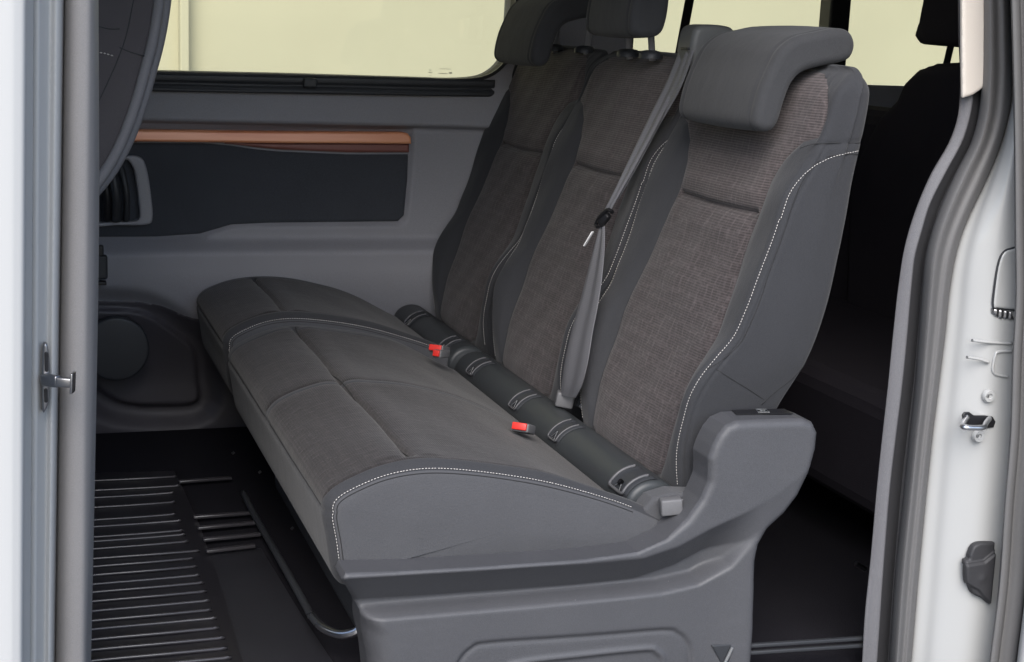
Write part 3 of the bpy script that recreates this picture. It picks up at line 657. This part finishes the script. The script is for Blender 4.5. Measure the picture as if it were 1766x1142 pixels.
def back_S(t, z):
    """t in 0..2*(NC-1): ring parameter, z: height (over TOPZ it is the rounded top)"""
    t = np.asarray(t, float); z = np.asarray(z, float)
    over = np.clip(z-TOPZ, 0, None); arc = RT*math.pi/2; a = np.clip(over/arc, 0, 1)*math.pi/2; k = np.clip((over-arc)/.06, 0, 1)
    zz = np.where(z > TOPZ, TOPZ+RT*np.sin(a), z); zc = np.minimum(zz, .945); ins = RT*(1-np.cos(a))
    mir = t > NC-1; tt = np.where(mir, 2*(NC-1)-t, t); cp = back_ctrl(zc)
    X = np.stack([np.broadcast_to(p[0], z.shape) for p in cp]); Yy = np.stack([np.broadcast_to(p[1], z.shape) for p in cp])
    i = np.clip(np.floor(tt).astype(int), 0, NC-2); f = tt-i; ar = np.arange(len(t))
    def g(A, odd):
        p1 = A[i, ar]; p2 = A[i+1, ar]; im = i-1; ip = i+2
        p0 = np.where(im < 0, (2*A[0, ar]-A[1, ar]) if odd else A[1, ar], A[np.clip(im, 0, NC-1), ar])
        p3 = np.where(ip > NC-1, (2*A[NC-1, ar]-A[NC-2, ar]) if odd else A[NC-2, ar], A[np.clip(ip, 0, NC-1), ar])
        return .5*((2*p1)+(p2-p0)*f+(2*p0-5*p1+4*p2-p3)*f*f+(3*p1-p0-3*p2+p3)*f**3)
    x = g(X, False); y = g(Yy, True)
    xr, xi = XR(zc), XI(zc); xm = (xr+xi)/2; hx = (xr-xi)/2; hy = SW/2
    sy = (hy-ins*1.25)/hy; sx = np.clip((hx-np.minimum(ins, .6*hx+0*ins)*1.0), .004, None)/hx
    x = xm+(x-xm)*sx*(1-k); y = hy+(y-hy)*sy*(1-k); zz = zz+.004*(1-(1-k)**2)
    y = np.where(mir, 2*hy-y, y)
    # seams pressed into the front
    front = sst(6.5, 8.5, tt); pz = np.stack([y-hy, zz], 1)
    if len(pz):
        d, _ = near(pz, bp); e = (.0035*np.exp(-(d/.0038)**2))*front*(zz < .93)
        s_, _ = sdf(pz, [bp]); inn = sst(0, .02, s_)
        dz = zz-(seam_z-.004*np.cos((y-hy)*8)); e += (.009*np.exp(-(dz/.0045)**2)+.004*np.exp(-(dz/.018)**2))*inn*front
        e -= .004*(np.exp(-((dz-.03)/.022)**2)+np.exp(-((dz+.03)/.022)**2))*inn*front
        e += .0015*np.sin(zz*47+y*20)*np.sin(y*41)*front
        e += .0015*np.sin(zz*22+.5)*np.sin(y*15+1)*front
        x = x+e*(1-k)
        # side seams
        sd = sst(8.5, 7.5, tt)*sst(2, 3, tt); sg = np.where(mir, -1, 1)
        dd = np.abs(zz-(.835+.10*(x-.56))); e2 = .0025*np.exp(-(dd/.003)**2)*sd
        dl = np.abs((zz-.50)+.9*(x-.405)); e2 += .0012*np.exp(-(dl/.003)**2)*sd
        dg = np.abs(x-(XS(zc)+.012)); e2 += .0022*np.exp(-(dg/.003)**2)*sd*(zz < .83)
        y = y+e2*sg*(1-k)
    return np.stack([x, y, zz], 1)
nring = 2*(NC-1)
tq = np.concatenate([np.linspace(0, 6, 22)[:-1], np.linspace(6, 11, 44)[:-1], np.linspace(11, 14, 34)]); tq = np.concatenate([tq, nring-tq[::-1][1:]])[:-1]
zq = np.concatenate([np.arange(.258, TOPZ, .0042), TOPZ+np.linspace(0, RT*math.pi/2, 12), TOPZ+RT*math.pi/2+np.linspace(0, .0599, 10)[1:]])
TQ, ZQ = np.meshgrid(tq, zq, indexing='ij')
def back_M(t, z):
    p = back_S(t, z); tt = np.minimum(t, nring-t)
    return np.stack([p[:, 1]-SW/2, np.where(tt < 7.2, -5.0, p[:, 2])], 1)
low = np.array([q for q in bp]); 
bp_low = [q for q in bp if q[1] <= seam_z]; 
bl = sorted([q for q in back_poly if q[1] < seam_z], key=lambda q: q[1])+[(.150, seam_z)]
poly_low = np.array(bl+[(0, seam_z+.004)]+[(-a, b) for a, b in bl[::-1]])
poly_low = np.array([(a, b) for a, b in bl]+[(x, seam_z-.004*math.cos(x*8)) for x in np.linspace(.149, -.149, 16)]+[(-a, b) for a, b in bl[::-1]])
bu = [q for q in back_poly if q[1] > seam_z+.001]
poly_up = np.array([(.1502, seam_z)]+bu+[(-a, b) for a, b in bu[::-1]]+[(-.1502, seam_z)]+[(x, seam_z-.004*math.cos(x*8)) for x in np.linspace(-.149, .149, 16)])
full = np.array([(a, b) for a, b in back_poly]+[(-a, b) for a, b in back_poly[::-1]])
meshes = {}
def backrest(parent, y0):
    if not meshes:
        P_, F = split_grid(back_S, back_M, TQ, ZQ, [full], False, cu=True); meshes['b'] = put('backrest', P_, F, M['cloth'], parent)
        P_, F = split_grid(back_S, back_M, TQ, ZQ, [poly_low], True, cu=True); meshes['l'] = put('insert', P_, F, M['insert'], meshes['b'])
        P_, F = split_grid(back_S, back_M, TQ, ZQ, [poly_up], True, cu=True); meshes['u'] = put('upper_insert', P_, F, M['insert_up'], meshes['b'])
        for k_, tt in ((0, 8.05), (1, nring-8.05)):
            z_ = np.linspace(.300, .720, 220); p = back_S(np.full(220, tt), z_)
            cur = spline([(XS(np.array([.72]))[0]+.0005, .72), (.482, .757), (.501, .786), (.521, .803), (.552, .817), (.596, .824)], 14); q = []
            for cx_, cz_ in cur[1:]:
                ts = np.linspace(2.5, 8.3, 120); R_ = back_S(ts, np.full(120, cz_)); q.append(R_[np.abs(R_[:, 0]-cx_).argmin()])
            q = np.array(q)
            if k_ == 1: q[:, 1] = SW-q[:, 1]
            q[:, 0] = cur[1:, 0]; p = np.vstack([p, q]); p[:, 1] += -.0008 if k_ == 0 else .0008; p[:, 0] -= .0006
            meshes['s%d' % k_] = stitches('stitching', p, M['thread'], meshes['b'])
        b = meshes['b']; b.location = (0, y0, 0); return b
    b = meshes['b'].copy(); scn.collection.objects.link(b); b.parent = parent; b.location = (.012 if y0 > 1 else 0, y0, 0)
    for k_ in ('l', 'u', 's0', 's1'):
        c = meshes[k_].copy(); scn.collection.objects.link(c); c.parent = b
    return b
def side_pt(x, z):
    ts = np.linspace(2.2, 8.3, 140); R_ = back_S(ts, np.full(140, z)); return R_[np.abs(R_[:, 0]-x).argmin()]
def side_seam(px, parent, r_=.0007):
    q = spline([xz(a_, b_, -.003) for a_, b_ in px], 8); p = np.array([side_pt(a_, b_) for a_, b_ in q]); p[:, 0] = q[:, 0]; p[:, 1] -= .0001
    tube('seam', resample(p, n=max(4, len(p)//3)), r_, M['seam'], parent, seg=6, n=3)
backrest(bench, 0.0)
for px_ in ([(1388, 257), (1410, 250), (1440, 247), (1478, 248), (1494, 248)], [(1236, 636), (1270, 658), (1300, 676), (1332, 697)], [(1328, 706), (1348, 685), (1390, 648), (1415, 622)],
            [(1494, 268), (1440, 268), (1408, 284), (1386, 315), (1370, 352), (1352, 410), (1330, 470), (1312, 525), (1285, 590), (1262, 616), (1228, 645)]):
    side_seam(px_, meshes['b'])
backrest(bench, PITCH); backrest(single, 2*PITCH+.005)

# --- headrests
HR = [(.470, .846), (.459, .862), (.466, .905), (.482, .945), (.496, .970), (.520, .988), (.555, .997), (.590, 1.004), (.612, 1.000), (.623, .982), (.618, .962), (.600, .953), (.565, .946), (.535, .936), (.518, .918), (.508, .890), (.500, .860), (.488, .846)]
def headrest(parent, y0, y1, sec, dx=0, dz=0, posts=(), ptop=.96, pbot=.93):
    def dsp(U, V, y, q):
        e = .0025*np.exp(-((V-.030)/.0030)**2)+.0025*np.exp(-((s.H-V-.030)/.0030)**2)
        return e-.003*np.sin(np.clip((y-y0)/(y1-y0), 0, 1)*math.pi)
    sec = [(a+dx, b+dz) for a, b in sec]
    s = Soft(sec, y0, y1, r=.013, dome=.004, n=240, disp=dsp, cap=.03)
    s.cen = np.array([sum(a for a, b in sec)/len(sec)+0, sum(b for a, b in sec)/len(sec)])
    # flat ends: triangulated polygon, since a hooked section cannot shrink to its middle
    U, V = np.meshgrid(np.linspace(0, s.L, 220, endpoint=False), np.concatenate([np.linspace(0, s.q, 9)[:-1], np.linspace(s.q, s.H-s.q, 70), np.linspace(s.H-s.q, s.H, 9)[1:]]), indexing='ij')
    P_ = s.S(U.ravel(), V.ravel()); nu, nv = U.shape; F = [tuple(r) for r in grid_faces(nu, nv, cu=True).tolist()]
    F.append(tuple(i*nv for i in range(nu))); F.append(tuple(i*nv+nv-1 for i in range(nu-1, -1, -1)))
    h = soft_edges(put('headrest', P_, F, M['cloth_hr'], parent), 50)
    for v_ in (.030, s.H-.030):
        P3 = s.S(np.linspace(0, s.L*.995, 120), np.full(120, v_)); tube('seam', P3[::2], .0007, M['seam'], h, seg=6, n=2)
    for py_, px_, lean in posts:
        tube('post', [(px_, py_, pbot+dz*0), (px_+lean, py_, ptop)], .0065, M['post'], h)
        c = np.array([px_-.004, py_, pbot+.012]); V_ = []
        disk = [(.019, -.008), (.019, .000), (.015, .006), (.007, .008)]
        V_ = np.array([[(c[0]+a*1.2*math.cos(t), c[1]+a*1.25*math.sin(t), c[2]+b) for t in np.linspace(0, 2*math.pi, 20, endpoint=False)] for a, b in disk])
        put('post_socket', V_.reshape(-1, 3), grid_faces(4, 20, cv=True), M['dark_plastic'], h)
    return h
headrest(bench, .085, .372, HR, posts=((.17, .575, .004), (.31, .575, .004)), pbot=.935, ptop=.975)
HM = [(.475, .985), (.470, 1.01), (.476, 1.06), (.486, 1.10), (.502, 1.122), (.525, 1.124), (.542, 1.10), (.545, 1.05), (.540, 1.005), (.528, .984), (.50, .978)]
headrest(bench, PITCH+.098, PITCH+.340, HM, posts=((PITCH+.165, .545, -.014), (PITCH+.275, .545, -.014)), pbot=.935, ptop=1.05)
headrest(single, 2*PITCH+.025, 2*PITCH+.300, HR, dx=-.025, dz=.065, posts=((2*PITCH+.10, .585, .012), (2*PITCH+.27, .575, .004)), pbot=.935, ptop=1.045)

# --- rounded rail cover between cushion and backrests, with anchor tags
TC, TR = np.array([.309, .268]), .044
def rail(parent, y0, y1):
    sec = [(TC[0]+TR*1.05*math.cos(a), TC[1]+TR*.95*math.sin(a)) for a in np.linspace(0, 2*math.pi, 24, endpoint=False)]
    s = Soft(sec, y0, y1, r=.012, dome=.004, n=90, cap=.04); return s.build('rail_cover', M['tube'], parent, .006, .01)
def tag(parent, yc, w=.026):
    """a moulded anchor flap wrapped on the rail cover: raised edge beads, sunk middle, arrow mark"""
    a = np.radians(np.linspace(164, 80, 26)); f = lambda a_, y, h: np.array([TC[0]+(TR*1.05+h)*math.cos(a_), y, TC[1]+(TR*.95+h)*math.sin(a_)])
    ys = [-1, -.86, -.72, -.6, -.4, 0, .4, .6, .72, .86, 1]; hs = [.0008, .004, .004, .0015, -.002+.003, -.0005+.002, .001, .0015, .004, .004, .0008]
    G = np.array([[f(t, yc+w*y, h*(1 if 2 < i < 24 else .3)) for y, h in zip(ys, hs)] for i, t in enumerate(a)])
    o = put('anchor_tag', G.reshape(-1, 3), grid_faces(len(a), len(ys)), M['dark_plastic'], parent)
    aa = a[3:24:3]; lo_ = aa[0]; yb = .72
    path = [f(t, yc-w*yb, .0045) for t in aa[::-1]]+[f(lo_+.05, yc-w*.45, .004), f(lo_+.05, yc+w*.45, .004)]+[f(t, yc+w*yb, .0045) for t in aa]
    tube('tag_bead', path, .0016 if w < .03 else .0026, M['rib_edge'], o, seg=8, n=3)
    k_ = w/.026; tri = [f(math.radians(b_), yc+c_*k_, .0032) for b_, c_ in ((154, -.008), (136, .0), (154, .008))]
    for i in range(3): tube('tag_mark', [tri[i], tri[(i+1) % 3]], .0008, M['print'], o, seg=6)
    if w > .03: tube('tag_button', [f(math.radians(140), yc, .001), f(math.radians(140), yc, .006)], .005, M['black'], o)
    return o
rail(bench, .045, E1-.02); rail(single, 1.03, 1.53)
tag(bench, .088, .036)
for yc in (.38, .60, .88): tag(bench, yc)
for yc in (1.10, 1.39): tag(single, yc)

# --- moulded side cover and base of the double bench
CY = -.018
cxz = lambda a, b: xz(a, b, CY-.012)
low_l = cxz(640, 1142); low_r = cxz(1290, 1142)
oc = [cxz(*q) for q in ((1214, 805), (1213, 785), (1220, 765), (1230, 745), (1243, 729), (1262, 721), (1300, 719), (1375, 717), (1391, 723), (1399, 740), (1396, 770), (1385, 810), (1368, 850), (1345, 882), (1318, 908), (1303, 935), (1297, 965), (1296, 1010), (1294, 1080))]
oc += [(low_r[0], .0), (low_l[0]+.01, .0), low_l] + [cxz(*q) for q in ((632, 1100), (626, 1062), (612, 1035), (596, 1010), (584, 990), (590, 979), (700, 975), (850, 966), (1000, 956), (1090, 944), (1140, 922), (1175, 890), (1200, 855), (1213, 825))]
up = [cxz(*q) for q in ((560, 992), (600, 990), (800, 978), (1000, 965), (1100, 955), (1160, 935), (1215, 905), (1270, 880), (1330, 845), (1400, 790), (1440, 760))]
lw = [cxz(q[0], q[1]+22) for q in ((560, 1040), (640, 1034), (760, 1024), (900, 1012), (1040, 999), (1140, 988), (1200, 974), (1250, 945), (1290, 900), (1340, 850), (1400, 790))]
g1 = [cxz(*q) for q in ((775, 1230), (783, 1160), (795, 1132), (812, 1116), (840, 1107), (1000, 1096), (1140, 1085), (1165, 1090), (1180, 1104), (1187, 1130), (1190, 1230))]
g1 = spline(g1, 4)
g2 = spline([cxz(*q) for q in ((860, 1230), (870, 1160), (890, 1142), (1000, 1128), (1110, 1117), (1130, 1122), (1142, 1142), (1146, 1230))], 4)
vleft = [cxz(*q) for q in ((690, 1260), (668, 1142), (655, 1075), (640, 1040))]
def cov_e(p):
    s_up = side(p, up); s_lw = side(p, lw)      # > 0 above the line
    x = p[:, 0]; fade = sst(.46, .36, x)
    e = .036*np.ones(len(p))
    e -= (.042*fade+.008)*np.clip((.002-s_up)/.052, 0, 1)
    e += .003*np.exp(-((s_up-.005)/.003)**2)*fade*sst(.2, .12, x)
    e += (.034*fade+.0)*sst(.003, -.012, s_lw)*sst(-.2, -.13, x)
    d1, _ = near(p, g1, False); i1, _ = sdf(p, [g1]); d2, _ = near(p, g2, False); i2, _ = sdf(p, [g2])
    e -= .0045*np.exp(-(d1/.0035)**2)+.003*sst(-.002, .006, i1)
    e += .004*np.exp(-(d2/.004)**2)-.002*sst(-.002, .006, i2)
    e -= .018*sst(.0, -.035, side(p, vleft)*-1.0)*(p[:, 1] < .2)*0
    return e
cov = relief('side_cover', [oc], cov_e, CY, M['cover'], bench, step=.003, rim=lambda p: .004+.008*sst(.27, .34, p[:, 0])+.034*sst(.175, .13, p[:, 1])*sst(.0, -.10, p[:, 0]), thick=.050)
# icon plate on the top of the cover, arrow recess with white mark
vp = [xz(a_, b_, .004) for a_, b_ in ((1112, 882), (1128, 862), (1160, 850), (1200, 850), (1235, 850), (1225, 900), (1180, 935), (1120, 965), (1060, 975), (1104, 940), (1114, 910))]
relief('side_valance', [vp], lambda p: .004*np.sin(p[:, 0]*40), .004, M['cloth_side'], bench, step=.003, rim=.006, thick=.03)
ip = [at(1262, 706, Z=.452), at(1372, 706, Z=.452)]
c0 = at(1245, 708, Z=.451); zt = cxz(1300, 719)[1]+.0006
def topq(a, b): return at(a, b, Z=zt)
q4 = [topq(1262, 708), topq(1270, 716), topq(1368, 714), topq(1352, 706)]
put('release_label', [tuple(v) for v in q4]+[(v[0], v[1], v[2]+.001) for v in q4], [(3, 2, 1, 0), (4, 5, 6, 7), (0, 1, 5, 4), (1, 2, 6, 5), (2, 3, 7, 6), (3, 0, 4, 7)], M['black'], cov, smooth=False)
zt += .0022
for seg_ in (((1304, 706), (1308, 711)), ((1308, 711), (1327, 711)), ((1304, 706), (1321, 706)), ((1321, 706), (1327, 711)), ((1314, 706), (1318, 711)), ((1318, 706), (1322, 711)), ((1311, 708.5), (1319, 708.5))):
    tube('label_mark', [topq(*seg_[0]), topq(*seg_[1])], .0007, M['print'], cov, seg=6)
tr3 = [xz(*q, -.043) for q in ((1228, 1114), (1272, 1110), (1254, 1150), (1247, 1150))]
relief('arrow_plate', [tr3], None, -.0425, M['dark_plastic'], cov, step=.002, rim=.001, thick=.004)
tube('arrow_mark', [at(1263, 1117, Y=-.0450), at(1247, 1150, Y=-.0450)], .0026, M['print'], cov, seg=8)
# inner faces of the base: front skirt of the seat box, underside
box('seat_box', (low_l[0]+.03, .03, .03), (.42, E1-.03, .235), M['dark_plastic'], bench, .02)
box('seat_box', (-.10, 1.05, .03), (.42, 1.52, .225), M['dark_plastic'], single, .02)
# bar of the folding mechanism under the front edge
bar = [at(420, 850, Z=.02), at(440, 890, Z=.02), at(480, 960, Z=.03), at(525, 1040, Z=.04), at(537, 1062, Z=.05), at(556, 1082, Z=.055), at(585, 1094, Z=.06), at(612, 1090, Z=.07), at(624, 1080, Z=.08)]
tube('fold_bar', bar, .0065, M['dark_plastic'], bench)
tube('fold_bar_end', bar[4:], .0068, M['chrome'], bench)
for a, b in ((400, 783), (446, 816), (502, 913)):
    c = at(a, b, Y=.5); tube('bolt', [c, c+np.array((.004, 0, .003))], .0022, M['steel'], bench)
# belt tower on the shoulder of the middle place
tw = [(.545, .90), (.530, .945), (.532, .985), (.545, 1.003), (.590, 1.005), (.615, .995), (.622, .95), (.615, .90)]
ys0, ys1 = .478, .545
tow = Soft(tw, ys0, ys1, r=.012, dome=.002, n=120, cap=.03).build('belt_tower', M['tower'], bench, .004, .006)
c = at(1182, 84, X=.529); obox('belt_slot', c, (np.array((0, 1., 0)), np.array((1., 0, .1)), np.array((0, 0, 1.))), (.016, .003, .0022), M['black'], tow, .001)
pt = [at(1172, 85, X=.58), at(1195, -60, X=.60)]
a_, b_ = at(1178, 60, X=.80), at(1193, -20, X=.815); a_, b_ = a_+(b_-a_)*-2.0, a_+(b_-a_)*((1.42-a_[2])/(b_-a_)[2])
tube('window_post', [a_, b_], .010, M['black'], van)
# belt anchors and red buckles
def buckle(parent, px, py, Yd, ax, half, mat, red=None):
    c = at(px, py, Y=Yd); b = obox('buckle', c, ax, half, M[mat], parent, .003)
    return b, c
d_, s_, u_ = frame((.95, -.2, .1))
b, c = buckle(bench, 1157, 873, -.010, (d_, s_, u_), (.0165, .010, .0125), 'buckle')
obox('buckle_strap', c+np.array((.028, .004, .001)), (d_, s_, u_), (.016, .003, .008), M['buckle'], b, .001)
def redbuckle(parent, cpt, dirv, wid=.013):
    d, s, u = frame(dirv)
    b = obox('buckle', cpt-d*.008, (d, s, u), (.020, wid+.002, .008), M['buckle'], parent, .003)
    obox('release_button', cpt+d*.0125+u*.0012, (d, s, u), (.004, wid-.001, .0062), M['red'], b, .0015); return b
# --- seat belt hanging in front of the middle place
belt = thing('seat_belt', 'grey seat belt with black slider hanging down between near and middle seats', 'seat belt')
nrm = np.array([1, 0, -.345]); 
def bp_at(px, py, off): return at(px, py, n=nrm, d=.34-.345*.3-off)
def ribbon(name, rows, mat, parent, folds=0.0, th=.0013):
    """rows: (left px, right px, offset)"""
    L_ = spline(np.array([bp_at(a, b, o) for (a, b), _, o in rows]), 6); R_ = spline(np.array([bp_at(a, b, o) for _, (a, b), o in rows]), 6); m = 15; G = []
    for i, (a, b) in enumerate(zip(L_, R_)):
        for w in np.linspace(0, 1, m): G.append(a+(b-a)*w+nrm*(folds*(-math.sin(w*math.pi*3))*.5-.001*math.sin(w*math.pi)))
    G = np.array(G); F = grid_faces(len(L_), m); V, F2 = skirt(G, F, (th, 0, 0)); return put(name, V, F2, mat, parent)
ribbon('webbing', [((1172, 86), (1190, 86), .034), ((1150, 140), (1166, 146), .03), ((1118, 205), (1134, 214), .045), ((1085, 275), (1097, 283), .055), ((1057, 335), (1065, 340), .06), ((1040, 368), (1050, 368), .06)], M['belt'], belt, .004)
ribbon('webbing', [((1183, 88), (1196, 88), .036), ((1163, 140), (1174, 150), .034), ((1130, 205), (1138, 214), .036), ((1092, 280), (1099, 286), .048), ((1060, 340), (1066, 344), .052)], M['belt'], belt, .002)
ribbon('webbing', [((1036, 385), (1042, 385), .06), ((1026, 420), (1042, 422), .062), ((1013, 470), (1038, 472), .062), ((1000, 520), (1031, 522), .06), ((986, 570), (1021, 574), .056), ((975, 620), (1013, 624), .05), ((969, 660), (1003, 664), .04), ((967, 682), (992, 686), .03)], M['belt'], belt, .003)
c1 = bp_at(1042, 378, .066); a1 = bp_at(1052, 363, .066)-bp_at(1030, 392, .066); d_, s_, u_ = frame(a1)
obox('slider', c1, (d_, s_, u_), (.0150, .0060, .0080), M['black'], belt, .004)
tube('slider_loop', [bp_at(1056, 366, .070), bp_at(1048, 362, .074), bp_at(1036, 372, .075), bp_at(1028, 386, .07), bp_at(1031, 392, .068)], .0035, M['black'], belt)
c2 = bp_at(1015, 412, .072); a2 = bp_at(1024, 396, .072)-bp_at(1005, 428, .072); d_, s_, u_ = frame(a2)
obox('tongue_blade', c2, (d_, s_, u_), (.0165, .0035, .0012), M['print'], belt, .0008)
c3 = at(974, 689, Y=.50); d_, s_, u_ = frame((.9, -.3, -.15)); obox('buckle', c3, (d_, s_, u_), (.0165, .012, .014), M['buckle'], belt, .004)
tube('buckle_stalk', [at(1020, 640, Y=.49), at(1008, 670, Y=.49), at(996, 700, Y=.50)], .006, M['dark_plastic'], belt)
obox('buckle_bracket', at(1018, 705, Y=.47), frame((.5, -.3, -.5)), (.018, .003, .012), M['buckle'], belt, .001)
# red release buttons standing in the gap between cushion and rail
redbuckle(bench, at(900, 738, Z=.316), (-.45, -.55, .25), .014)
redbuckle(single, at(755, 602, Z=.345), (-.45, -.55, .2), .014); redbuckle(single, at(758, 610, Z=.34), (-.5, -.5, .1), .008)

# ------------------------------------------------------------------ floor mat with ribs
mat = thing('floor_mat', 'black ribbed rubber mat on the van floor in front of the seats', 'floor mat')
mo = [at(a, b, Z=.002) for a, b in ((60, 822), (300, 815), (318, 850), (345, 910), (375, 1000), (400, 1080), (425, 1170), (440, 1240), (60, 1300))]
V = [tuple(v) for v in mo]+[(v[0], v[1], .006) for v in mo]; n_ = len(mo)
put('mat_base', V, [tuple(range(n_-1, -1, -1)), tuple(range(n_, 2*n_))]+[(i, (i+1) % n_, n_+(i+1) % n_, n_+i) for i in range(n_)], M['mat'], mat, smooth=False)
ends = [(305, 822), (310, 838), (300, 850), (302, 866), (303, 887), (313, 898), (316, 915), (320, 922), (325, 934), (345, 950), (334, 963), (340, 977), (345, 992), (352, 1005), (356, 1020), (362, 1036), (365, 1052), (374, 1066), (378, 1083), (388, 1100), (392, 1118), (400, 1134), (406, 1152), (412, 1170), (418, 1188)]
for i, (ex, ey) in enumerate(ends):
    drop = 8+i*.75
    pts = [at(ex, ey, Z=.008), at((ex+150)/2+20, ey+drop*.42, Z=.008+random.uniform(-.001, .001)), at(150, ey+drop, Z=.008), at(40, ey+drop*1.7, Z=.008)]
    tube('rib', pts, .0030, M['mat_rib'], mat, seg=8, n=5)
strip = thing('floor_rail_glints', 'reflections on the black slotted seat rail beside the ribbed mat, added as bars', 'rail')
for (a, b), (c_, d2) in (((308, 831), (400, 824)), ((333, 892), (440, 884)), ((340, 911), (445, 901)), ((350, 931), (450, 921)), ((355, 951), (440, 941))):
    p0, p1 = at(a, b, Z=.012), at(c_, d2, Z=.012); dd = p1-p0; d_, s_, u_ = frame(dd)
    obox('rail_glint', (p0+p1)/2, (d_, s_, u_), (np.linalg.norm(dd)/2, .006, .0035), M['mat_rib'], strip, .0025)  # solid bars standing in for reflections on the floor rail grooves
# sheet of smooth floor panel between mat and seat
fp = [at(a, b, Z=.003) for a, b in ((352, 955), (450, 945), (520, 1060), (600, 1180), (620, 1300), (455, 1300), (400, 1080))]
fpan = thing('floor_panel', 'smooth black panel on the van floor between the mat and the seat', 'floor panel')
put('panel_sheet', [tuple(v) for v in fp]+[(v[0], v[1], .001) for v in fp], [tuple(range(7)), tuple(range(13, 6, -1))]+[(i, i+7, (i+1) % 7+7, (i+1) % 7) for i in range(7)], plastic('floor_panel', (.021, .021, .025), .4), fpan, smooth=False)

# ------------------------------------------------------------------ front seat, rear row
fs = thing('front_seat', 'dark front seat seen from behind at the upper left with grey shell edge', 'seat')
FY = .78
fsz = lambda a, b: xz(a, b, FY)
ed = [fsz(*q) for q in ((292, -160), (284, -60), (279, 0), (270, 60), (255, 120), (238, 180), (216, 240), (190, 290), (160, 330), (110, 380), (60, 420))]
secf = ed+[(-.95, .45), (-1.0, .7), (-.9, 1.1), (-.80, 1.22)]
s = Soft(secf, FY, FY+.46, r=.03, dome=.0, n=300, cap=.05)
def fsd(U, V, y, q): return 0*U
U, V = np.meshgrid(np.linspace(0, s.L, 260, endpoint=False), np.concatenate([np.linspace(0, s.q, 9)[:-1], np.linspace(s.q, s.H-s.q, 30), np.linspace(s.H-s.q, s.H, 9)[1:]]), indexing='ij')
P_ = s.S(U.ravel(), V.ravel()); nu, nv = U.shape; F = [tuple(r) for r in grid_faces(nu, nv, cu=True).tolist()]; P_ = np.vstack([P_, [[-.72, FY, .95]]]); F += [(i*nv, ((i+1) % nu)*nv, nu*nv) for i in range(nu)]; F.append(tuple(i*nv+nv-1 for i in range(nu-1, -1, -1)))
fb = soft_edges(put('backrest', P_, F, M['front_cloth'], fs), 50)
r1 = np.array(spline(ed[1:], 4))
def shell_strip(name, offs, y, mat, r_):
    pts = [(a+offs, y, b) for a, b in r1[::3]]; return tube(name, pts, r_, mat, fs, seg=14)
shell_strip('shell_edge', -.004, FY+.006, M['shell'], .010)
shell_strip('shell_edge', .010, FY+.032, M['shell'], .010)
for ps in ([(232, -10), (218, 60), (200, 110), (182, 150), (166, 185)], [(166, 45), (190, 50), (206, 50)], [(206, 82), (225, 90), (250, 97)]):
    tube('seam', [at(a, b, Y=FY+.0004) for a, b in ps], .0011, M['dark_plastic'], fb, seg=6)
stitches('stitching', np.array([at(a, b, Y=FY-.002) for a, b in ((166, 90), (180, 92), (197, 97))]), M['thread'], fb, .006, .0045, .0009)

for py_, px0 in ((1112, 1285), (1124, 1285)):
    a_ = at(px0, py_+2, Y=-.03); b_ = at(1500, py_-12, Y=-.03); obox('sill_strip', (a_+b_)/2, frame(b_-a_), (np.linalg.norm(b_-a_)/2, .004, .003), M['dark_plastic'], van, .0015)
rs = thing('rear_bench_seat', 'black rear bench seat in the dark behind the near seat back', 'bench seat')
def rz(a, b, X): p = at(a, b, X=X); return p
RX = 1.38
yL = at(1575, 60, X=RX)[1]
# back: outline in YZ extruded in X
def slab(name, pts_px, X, thick, mat, parent, rnd=.02, step=.008):
    """outline traced on the plane x = X, given real thickness towards +X, with a rounded rim"""
    P2 = [(at(a, b, X=X)[1], at(a, b, X=X)[2]) for a, b in pts_px]; polys = [P2]
    allp = np.array(P2); lo = allp.min(0)-step; hi = allp.max(0)+step
    U, W_ = np.meshgrid(np.arange(lo[0], hi[0]+step, step), np.arange(lo[1], hi[1]+step, step), indexing='ij')
    def S(u, v):
        sd, _ = sdf(np.stack([u, v], 1), polys); k = np.clip(1-sd/rnd, 0, 1); return np.stack([X+rnd*(1-np.sqrt(np.clip(1-k*k, 0, 1))), u, v], 1)
    Vv, Ff = split_grid(S, lambda u, v: np.stack([u, v], 1), U, W_, polys); Vv, Ff = skirt(Vv, Ff, (thick, 0, 0)); return put(name, Vv, Ff, mat, parent)
slab('backrest', [(1440, 900), (1460, 300), (1510, 200), (1540, 170), (1553, 140), (1575, 118), (1600, 109), (1660, 106), (1760, 108), (1760, 900)], RX, .12, M['rear_cloth'], rs, .03)
hr3 = slab('headrest', [(1571, 62), (1580, 35), (1592, -30), (1600, -60), (1740, -60), (1745, 84), (1660, 83), (1600, 78), (1580, 76)], RX+.01, .10, M['rear_cloth'], rs, .02)
tube('post', [at(1632, 112, X=RX+.05), at(1640, 78, X=RX+.05)], .008, M['dark_plastic'], hr3)
box('seat_cushion', (.90, .05, .10), (RX+.06, 1.45, .34), M['rear_cloth'], rs, .04)
box('backrest', (RX+.02, .62, .3), (RX+.14, 1.45, .83), M['rear_cloth'], rs, .04)
redbuckle(rs, at(1455, 573, X=1.25), (-.6, -.6, .3), .010); redbuckle(rs, at(1466, 577, X=1.25), (-.6, -.6, .2), .008)
pst = at(1440, 20, Y=Yw)[0]; box('window_divider', (pst-.030, Yw-.03, w2b-.01), (pst+.030, Yw+.03, 1.30), M['black'], van, .006)
c = at(1476, 972, Y=.15); tube('floor_anchor', [c, c+np.array((.02, 0, -.012))], .004, M['chrome'], rs)
